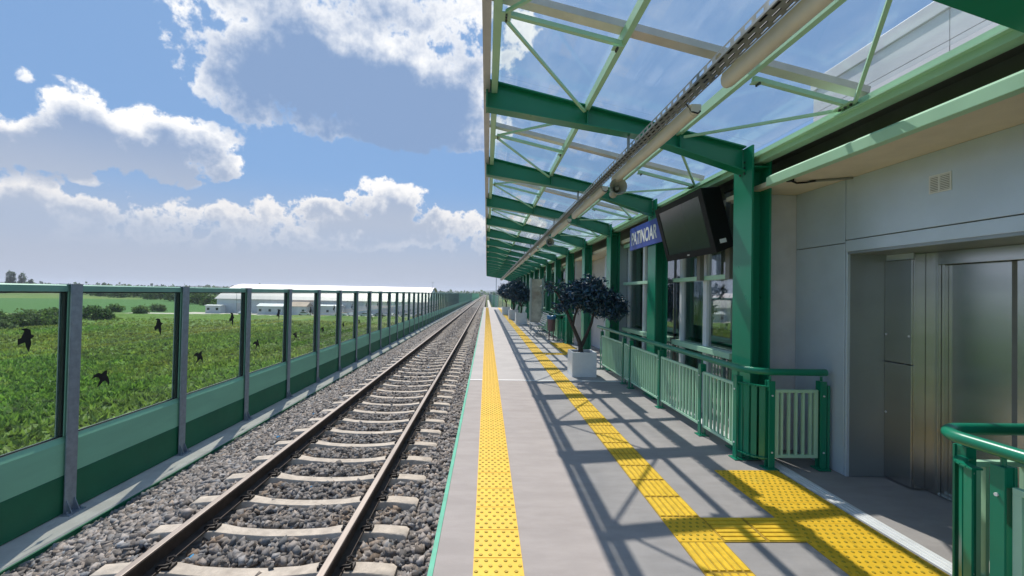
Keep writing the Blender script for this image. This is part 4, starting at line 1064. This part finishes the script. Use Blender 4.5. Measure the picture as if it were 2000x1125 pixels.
sec = [(-2.1, .35), (-2.15, .62), (-2.0, .82), (-1.75, .90), (-1.45, .95), (-.95, 1.38), (.35, 1.42), (.95, 1.0), (1.75, .88), (2.1, .70), (2.12, .35)]
me_body.extrude([(p[0], p[1]) for p in sec], 'y', -.84, .84)
def car(x, y, rz, c, lab):
    t = thing('parked_car', lab, 'car', (x, y, GZ+.05), 'cars parked by the hall', rz)
    local('body', me_body.mesh('body', 'car_' + c), t)
    local('side_window', MB().extrude([(-1.35, .97), (-.93, 1.33), (.30, 1.36), (.80, 1.0)], 'y', -.855, .855).mesh('side_window', 'dark_glass'), t)
    local('windscreen', MB().quadbox([(.40, -.72, 1.37), (.93, -.74, 1.0), (.93, .74, 1.0), (.40, .72, 1.37), (.42, -.72, 1.40), (.96, -.74, 1.02), (.96, .74, 1.02), (.42, .72, 1.40)]).mesh('windscreen', 'dark_glass'), t)
    for a in (-1.35, 1.3):
        for s in (-1, 1): local('wheel', MB().tube([(a, s*.70, .32), (a, s*.87, .32)], .32, 12).mesh('wheel', 'tyre'), t)
cars = [(-81.3, 'white', 'white car parked left of the low cabin'), (-61.3, 'white', 'white car parked right of the orange-roofed house'), (-49.2, 'white', 'white car parked beside the flat-roofed office'), (-45, 'silver', 'silver car, first right of the office cars'),
        (-40.5, 'white', 'white car in the middle of the parking row'), (-36.0, 'silver', 'silver car left of two bright white cars'), (-31.5, 'white', 'left one of two bright white parked cars'), (-27.0, 'white', 'right one of two bright white parked cars'),
        (-22.5, 'dark', 'dark car near the right end of the parking row'), (-18, 'red', 'red car near the right end of the parking row'), (-13.5, 'white', 'white car at the right end of the parking row'), (-9.2, 'blue', 'blue car, last on the right of the parking row')]
for i, (x, c, lab) in enumerate(cars): car(x, 141.5 + rng.uniform(-.5, .5) if i != 0 else 142, rng.uniform(-.25, .25) + (0 if i % 3 else 1.2), c, lab)
def yard_pole(x, y, h, lab):
    t = thing('yard_pole', lab, 'pole', (x, y, GZ), 'thin poles before the hall')
    MB().tube([(x, y, GZ), (x, y, GZ+h)], .09, 6, True, .05).build('pole', 'galv', t)
    MB().box(x-.5, x+.5, y-.1, y+.1, GZ+h, GZ+h+.1).build('lamp_head', 'galv', t)
yard_pole(-86.5, 146, 7.4, 'thin lamp pole before the left part of the hall'); yard_pole(-66.5, 143.5, 7.6, 'thin lamp pole above the orange-roofed house'); yard_pole(-19.5, 150, 12.3, 'tall thin pole near the right end of the hall')

def foliage(name, lab, cat, x, y, zb, blobs, npts, nl, size, group, trunk=None, hue=(1, 1, 1), part='foliage'):
    t = thing(name, lab, cat, (x, y, zb), group)
    C = []
    for bx, by, bz2, rx, ry, rz in blobs:
        q = rng.normal(size=(npts, 3)); q /= np.linalg.norm(q, axis=1)[:, None]; q *= rng.uniform(.3, 1, (npts, 1))**.4; C.append(np.array([bx, by, bz2]) + q*np.array([rx, ry, rz]))
    C = np.concatenate(C); C[:, 2] = np.maximum(C[:, 2], .05); V, F, n = leaf_quads(C, size, nl, size*.6, 0, .8)
    g = rng.uniform(.55, 1.45, (n, 1)) * np.array(hue)
    put(part, raw(part, V, F, 'leaf_green', np.repeat(g, 4, 0)), t, (x, y, zb))
    tz_ = trunk or .8
    m = MB(); m.tube([(x, y, zb), (x+.02, y, zb+tz_*.6), (x+.05, y, zb+tz_)], .10*max(1, tz_/3), 6, True, .04)
    for k in range(3): a = k*2.1; m.tube([(x+.02, y, zb+tz_*.5), (x+math.cos(a)*tz_*.3, y+math.sin(a)*tz_*.3, zb+tz_*.9)], .05, 5, True, .02)
    m.build('trunk' if part == 'crown' else 'stem', 'bark', t)
# hedge of bushes at the left
bx = [(-97, 80, 3.2), (-92, 81, 3.4), (-90.5, 84, 3.9), (-92.5, 88, 3.6), (-93.5, 91.5, 3.7), (-95.0, 94.5, 3.8), (-96.5, 96.8, 3.0), (-88.3, 77.8, 2.0)]
names = ['leftmost large bush of the hedge at the left edge', 'second large bush of the hedge from the left', 'third bush of the hedge, rather tall', 'fourth bush of the hedge seen through the first pane', 'fifth bush of the hedge seen through the first pane', 'sixth bush of the hedge near the first post', 'last bush of the hedge beside the first post', 'low pale bush in front of the hedge']
for i, ((x, y, h), lab) in enumerate(zip(bx, names)):
    foliage('bush', lab, 'bush', x, y, GZ, [(rng.uniform(-.5, .5), rng.uniform(-.5, .5), h*.45, h*.75, h*.7, h*.5), (h*.5, .3, h*.3, h*.5, h*.5, h*.32), (-h*.5, 0, h*.35, h*.5, h*.5, h*.35)], 170, 5, .42, 'bushes of the hedge', 1.2, hue=(.85, .95, .8) if i != 7 else (1.25, 1.2, 1.5))
foliage('bush', 'round dark shrub standing right of the first post', 'bush', -99.5, 108, GZ, [(0, 0, 1.7, 2.4, 2.2, 1.8), (2.4, .4, 1.2, 1.8, 1.6, 1.3)], 240, 5, .45, 'shrubs in the field', 1.2, hue=(.65, .8, .8))
for i, (x, y, h, lab) in enumerate([(-113.5, 139, 2.2, 'grey-green shrub left of the pale road end'), (-118, 152, 2.4, 'second grey-green shrub behind the pale road end'), (-127, 145, 2.4, 'third grey-green shrub left of the road end'), (-100, 158, 4.6, 'light green tree-like bush at the left corner of the hall')]):
    foliage('bush', lab, 'bush', x, y, GZ, [(0, 0, h*.5, h*.8, h*.7, h*.5), (h*.6, 0, h*.4, h*.6, h*.5, h*.4)], 120, 5, .5, 'shrubs in the field', 1.2, hue=(1.1, 1.15, 1.1))
# far trees beyond the crop field
spots = []
for i in range(26):
    px = [3, 14, 60, 90, 118, 172, 186, 198, 209, 222, 228, 240, 256, 268, 284, 292, 305, 318, 330, 342, 352, 362, 372, 384, 392, 412][i]
    Yt = [420, 430, 460, 520, 480, 430, 380, 360, 400, 380, 330, 350, 420, 340, 380, 310, 300, 330, 300, 270, 290, 300, 240, 260, 230, 215][i]
    h = 4.5 + (i*37 % 11)*.38; spots.append((-(1.135-px*.001175)*Yt, Yt, h))
for i, (x, y, h) in enumerate(spots):
    foliage('field_tree', f'{ordinal(i)} of the far trees along the field edge counted from the left', 'tree', x, y, GZ, [(0, 0, h*.6, h*.55, h*.5, h*.42), (h*.5, 0, h*.4, h*.5, h*.4, h*.34), (-h*.45, 0, h*.38, h*.45, h*.4, h*.32)], 60, 4, 1.1, 'far trees at the field edge', h*.5, hue=(.8, .9, .85), part='crown')
for i, (px, w, h, lab) in enumerate([(17, 2.6, 27, 'leftmost tall slender poplar on the horizon'), (25, 2.6, 26.5, 'second tall slender poplar on the horizon'), (43, 3.8, 25, 'cone-shaped tall tree right of the two poplars'), (60, 1.8, 16, 'small slim tree right of the tall poplars')]):
    Yt = 560; x = -(1.135-px*.001155)*Yt
    foliage('poplar', lab, 'tree', x, Yt, GZ, [(0, 0, h*.35, w, w, h*.33), (0, 0, h*.68, w*.75, w*.75, h*.30)], 130, 4, 1.2, 'tall trees on the horizon', h*.4, hue=(.5, .62, .65), part='crown')
# far woodland mass
C = np.stack([rng.uniform(-1900, 900, 2600), rng.uniform(1150, 1900, 2600), GZ + rng.uniform(0, 9, 2600)], 1)
C2 = np.stack([rng.uniform(-1000, -320, 1500), rng.uniform(560, 700, 1500), GZ + rng.uniform(0, 6, 1500)], 1)
V1, F1, n1_ = leaf_quads(C, 9, 3, 3, 0, .9); V2, F2, n2_ = leaf_quads(C2, 4, 3, 1.6, 0, .9)
g = rng.uniform(.5, 1.2, (n1_+n2_, 1)) * np.array([.7, .85, .8])
o = put('far_wood', raw('far_wood', np.concatenate([V1, V2]), np.concatenate([F1, F2+len(V1)]), 'leaf_green', np.repeat(g, 4, 0))); o['kind'] = 'stuff'; o['label'] = 'dark line of far woodland along the horizon'; o['category'] = 'woodland'
# meadow grass: tufts of blades over the near meadow
n = 60000
x = -17 - rng.random(n)**1.0*85; y = 14 + rng.random(n)*100
k_ = rng.random(n) < np.clip(1.5 - np.hypot(x, y)/95, .12, 1); x, y = x[k_], y[k_]; n = len(x)
cl = (.5*vnoise(x, y, 9, 31) + .3*vnoise(x, y, 3.2, 32) + .2*vnoise(x, y, 1.2, 33))
hgt = (.22 + .45*cl*rng.random(n))
a = rng.uniform(0, 6.28, (n, 3)); Vs = []
base_ = np.stack([x, y, GZ - .02 + sum(a_*(vnoise(x, y, c_, 20+q_)-.35) for q_, (c_, a_) in enumerate(((14, .55), (5, .40), (1.9, .26), (.8, .16))))], 1)
for j in range(3):
    dx = np.stack([np.cos(a[:, j]), np.sin(a[:, j]), np.zeros(n)], 1); lean = rng.normal(0, .22, (n, 3)); lean[:, 2] = 0
    w_ = (.10 + .16*rng.random(n))[:, None]
    Vs.append(np.stack([base_ - dx*w_, base_ + dx*w_, base_ + lean + np.array([0, 0, 1])*(hgt*1.25)[:, None]], 1))
V = np.concatenate(Vs, 1).reshape(-1, 3); F = np.arange(len(V)).reshape(-1, 3)
gl = rng.uniform(.65, 1.5, (n, 1)) * (.55 + .95*cl[:, None]); dry = (vnoise(x, y, 11, 41)[:, None]-.3 + .55*((np.hypot(x, y)[:, None]-75)/45).clip(0, 1)*vnoise(x, y, 16, 42)[:, None]*1.6 + .5*(vnoise(x, y, 2.2, 43)[:, None] > .86)).clip(0, 1.3); tone = np.concatenate([gl*(1.05+.75*dry), gl*(1.5+.2*dry), gl*(.75+.35*dry)], 1)
o = put('meadow_grass', raw('meadow_grass', V, F, 'grass', np.repeat(tone, 9, 0))); o['kind'] = 'stuff'; o['label'] = 'rough green meadow grass seen through the barrier glass'; o['category'] = 'grass'

# ================================================================== AIR
hzm = bpy.data.materials.new('air'); hzm.use_nodes = True; T = NT(hzm.node_tree); T.N.clear()
ho = T.node('ShaderNodeOutputMaterial'); hv = T.node('ShaderNodeVolumePrincipled'); T.L.new(hv.outputs[0], ho.inputs['Volume'])
hv.inputs['Color'].default_value = (0.80, 0.87, 1.0, 1); hv.inputs['Density'].default_value = 0.00016; hv.inputs['Anisotropy'].default_value = 0.3
MATS['air'] = hzm
hb = MB().box(-9100, 9100, -400, 9100, GZ-1.5, 75).build('haze', 'air'); hb['kind'] = 'stuff'; hb['label'] = 'thin bluish summer haze over the plain'; hb['category'] = 'haze'
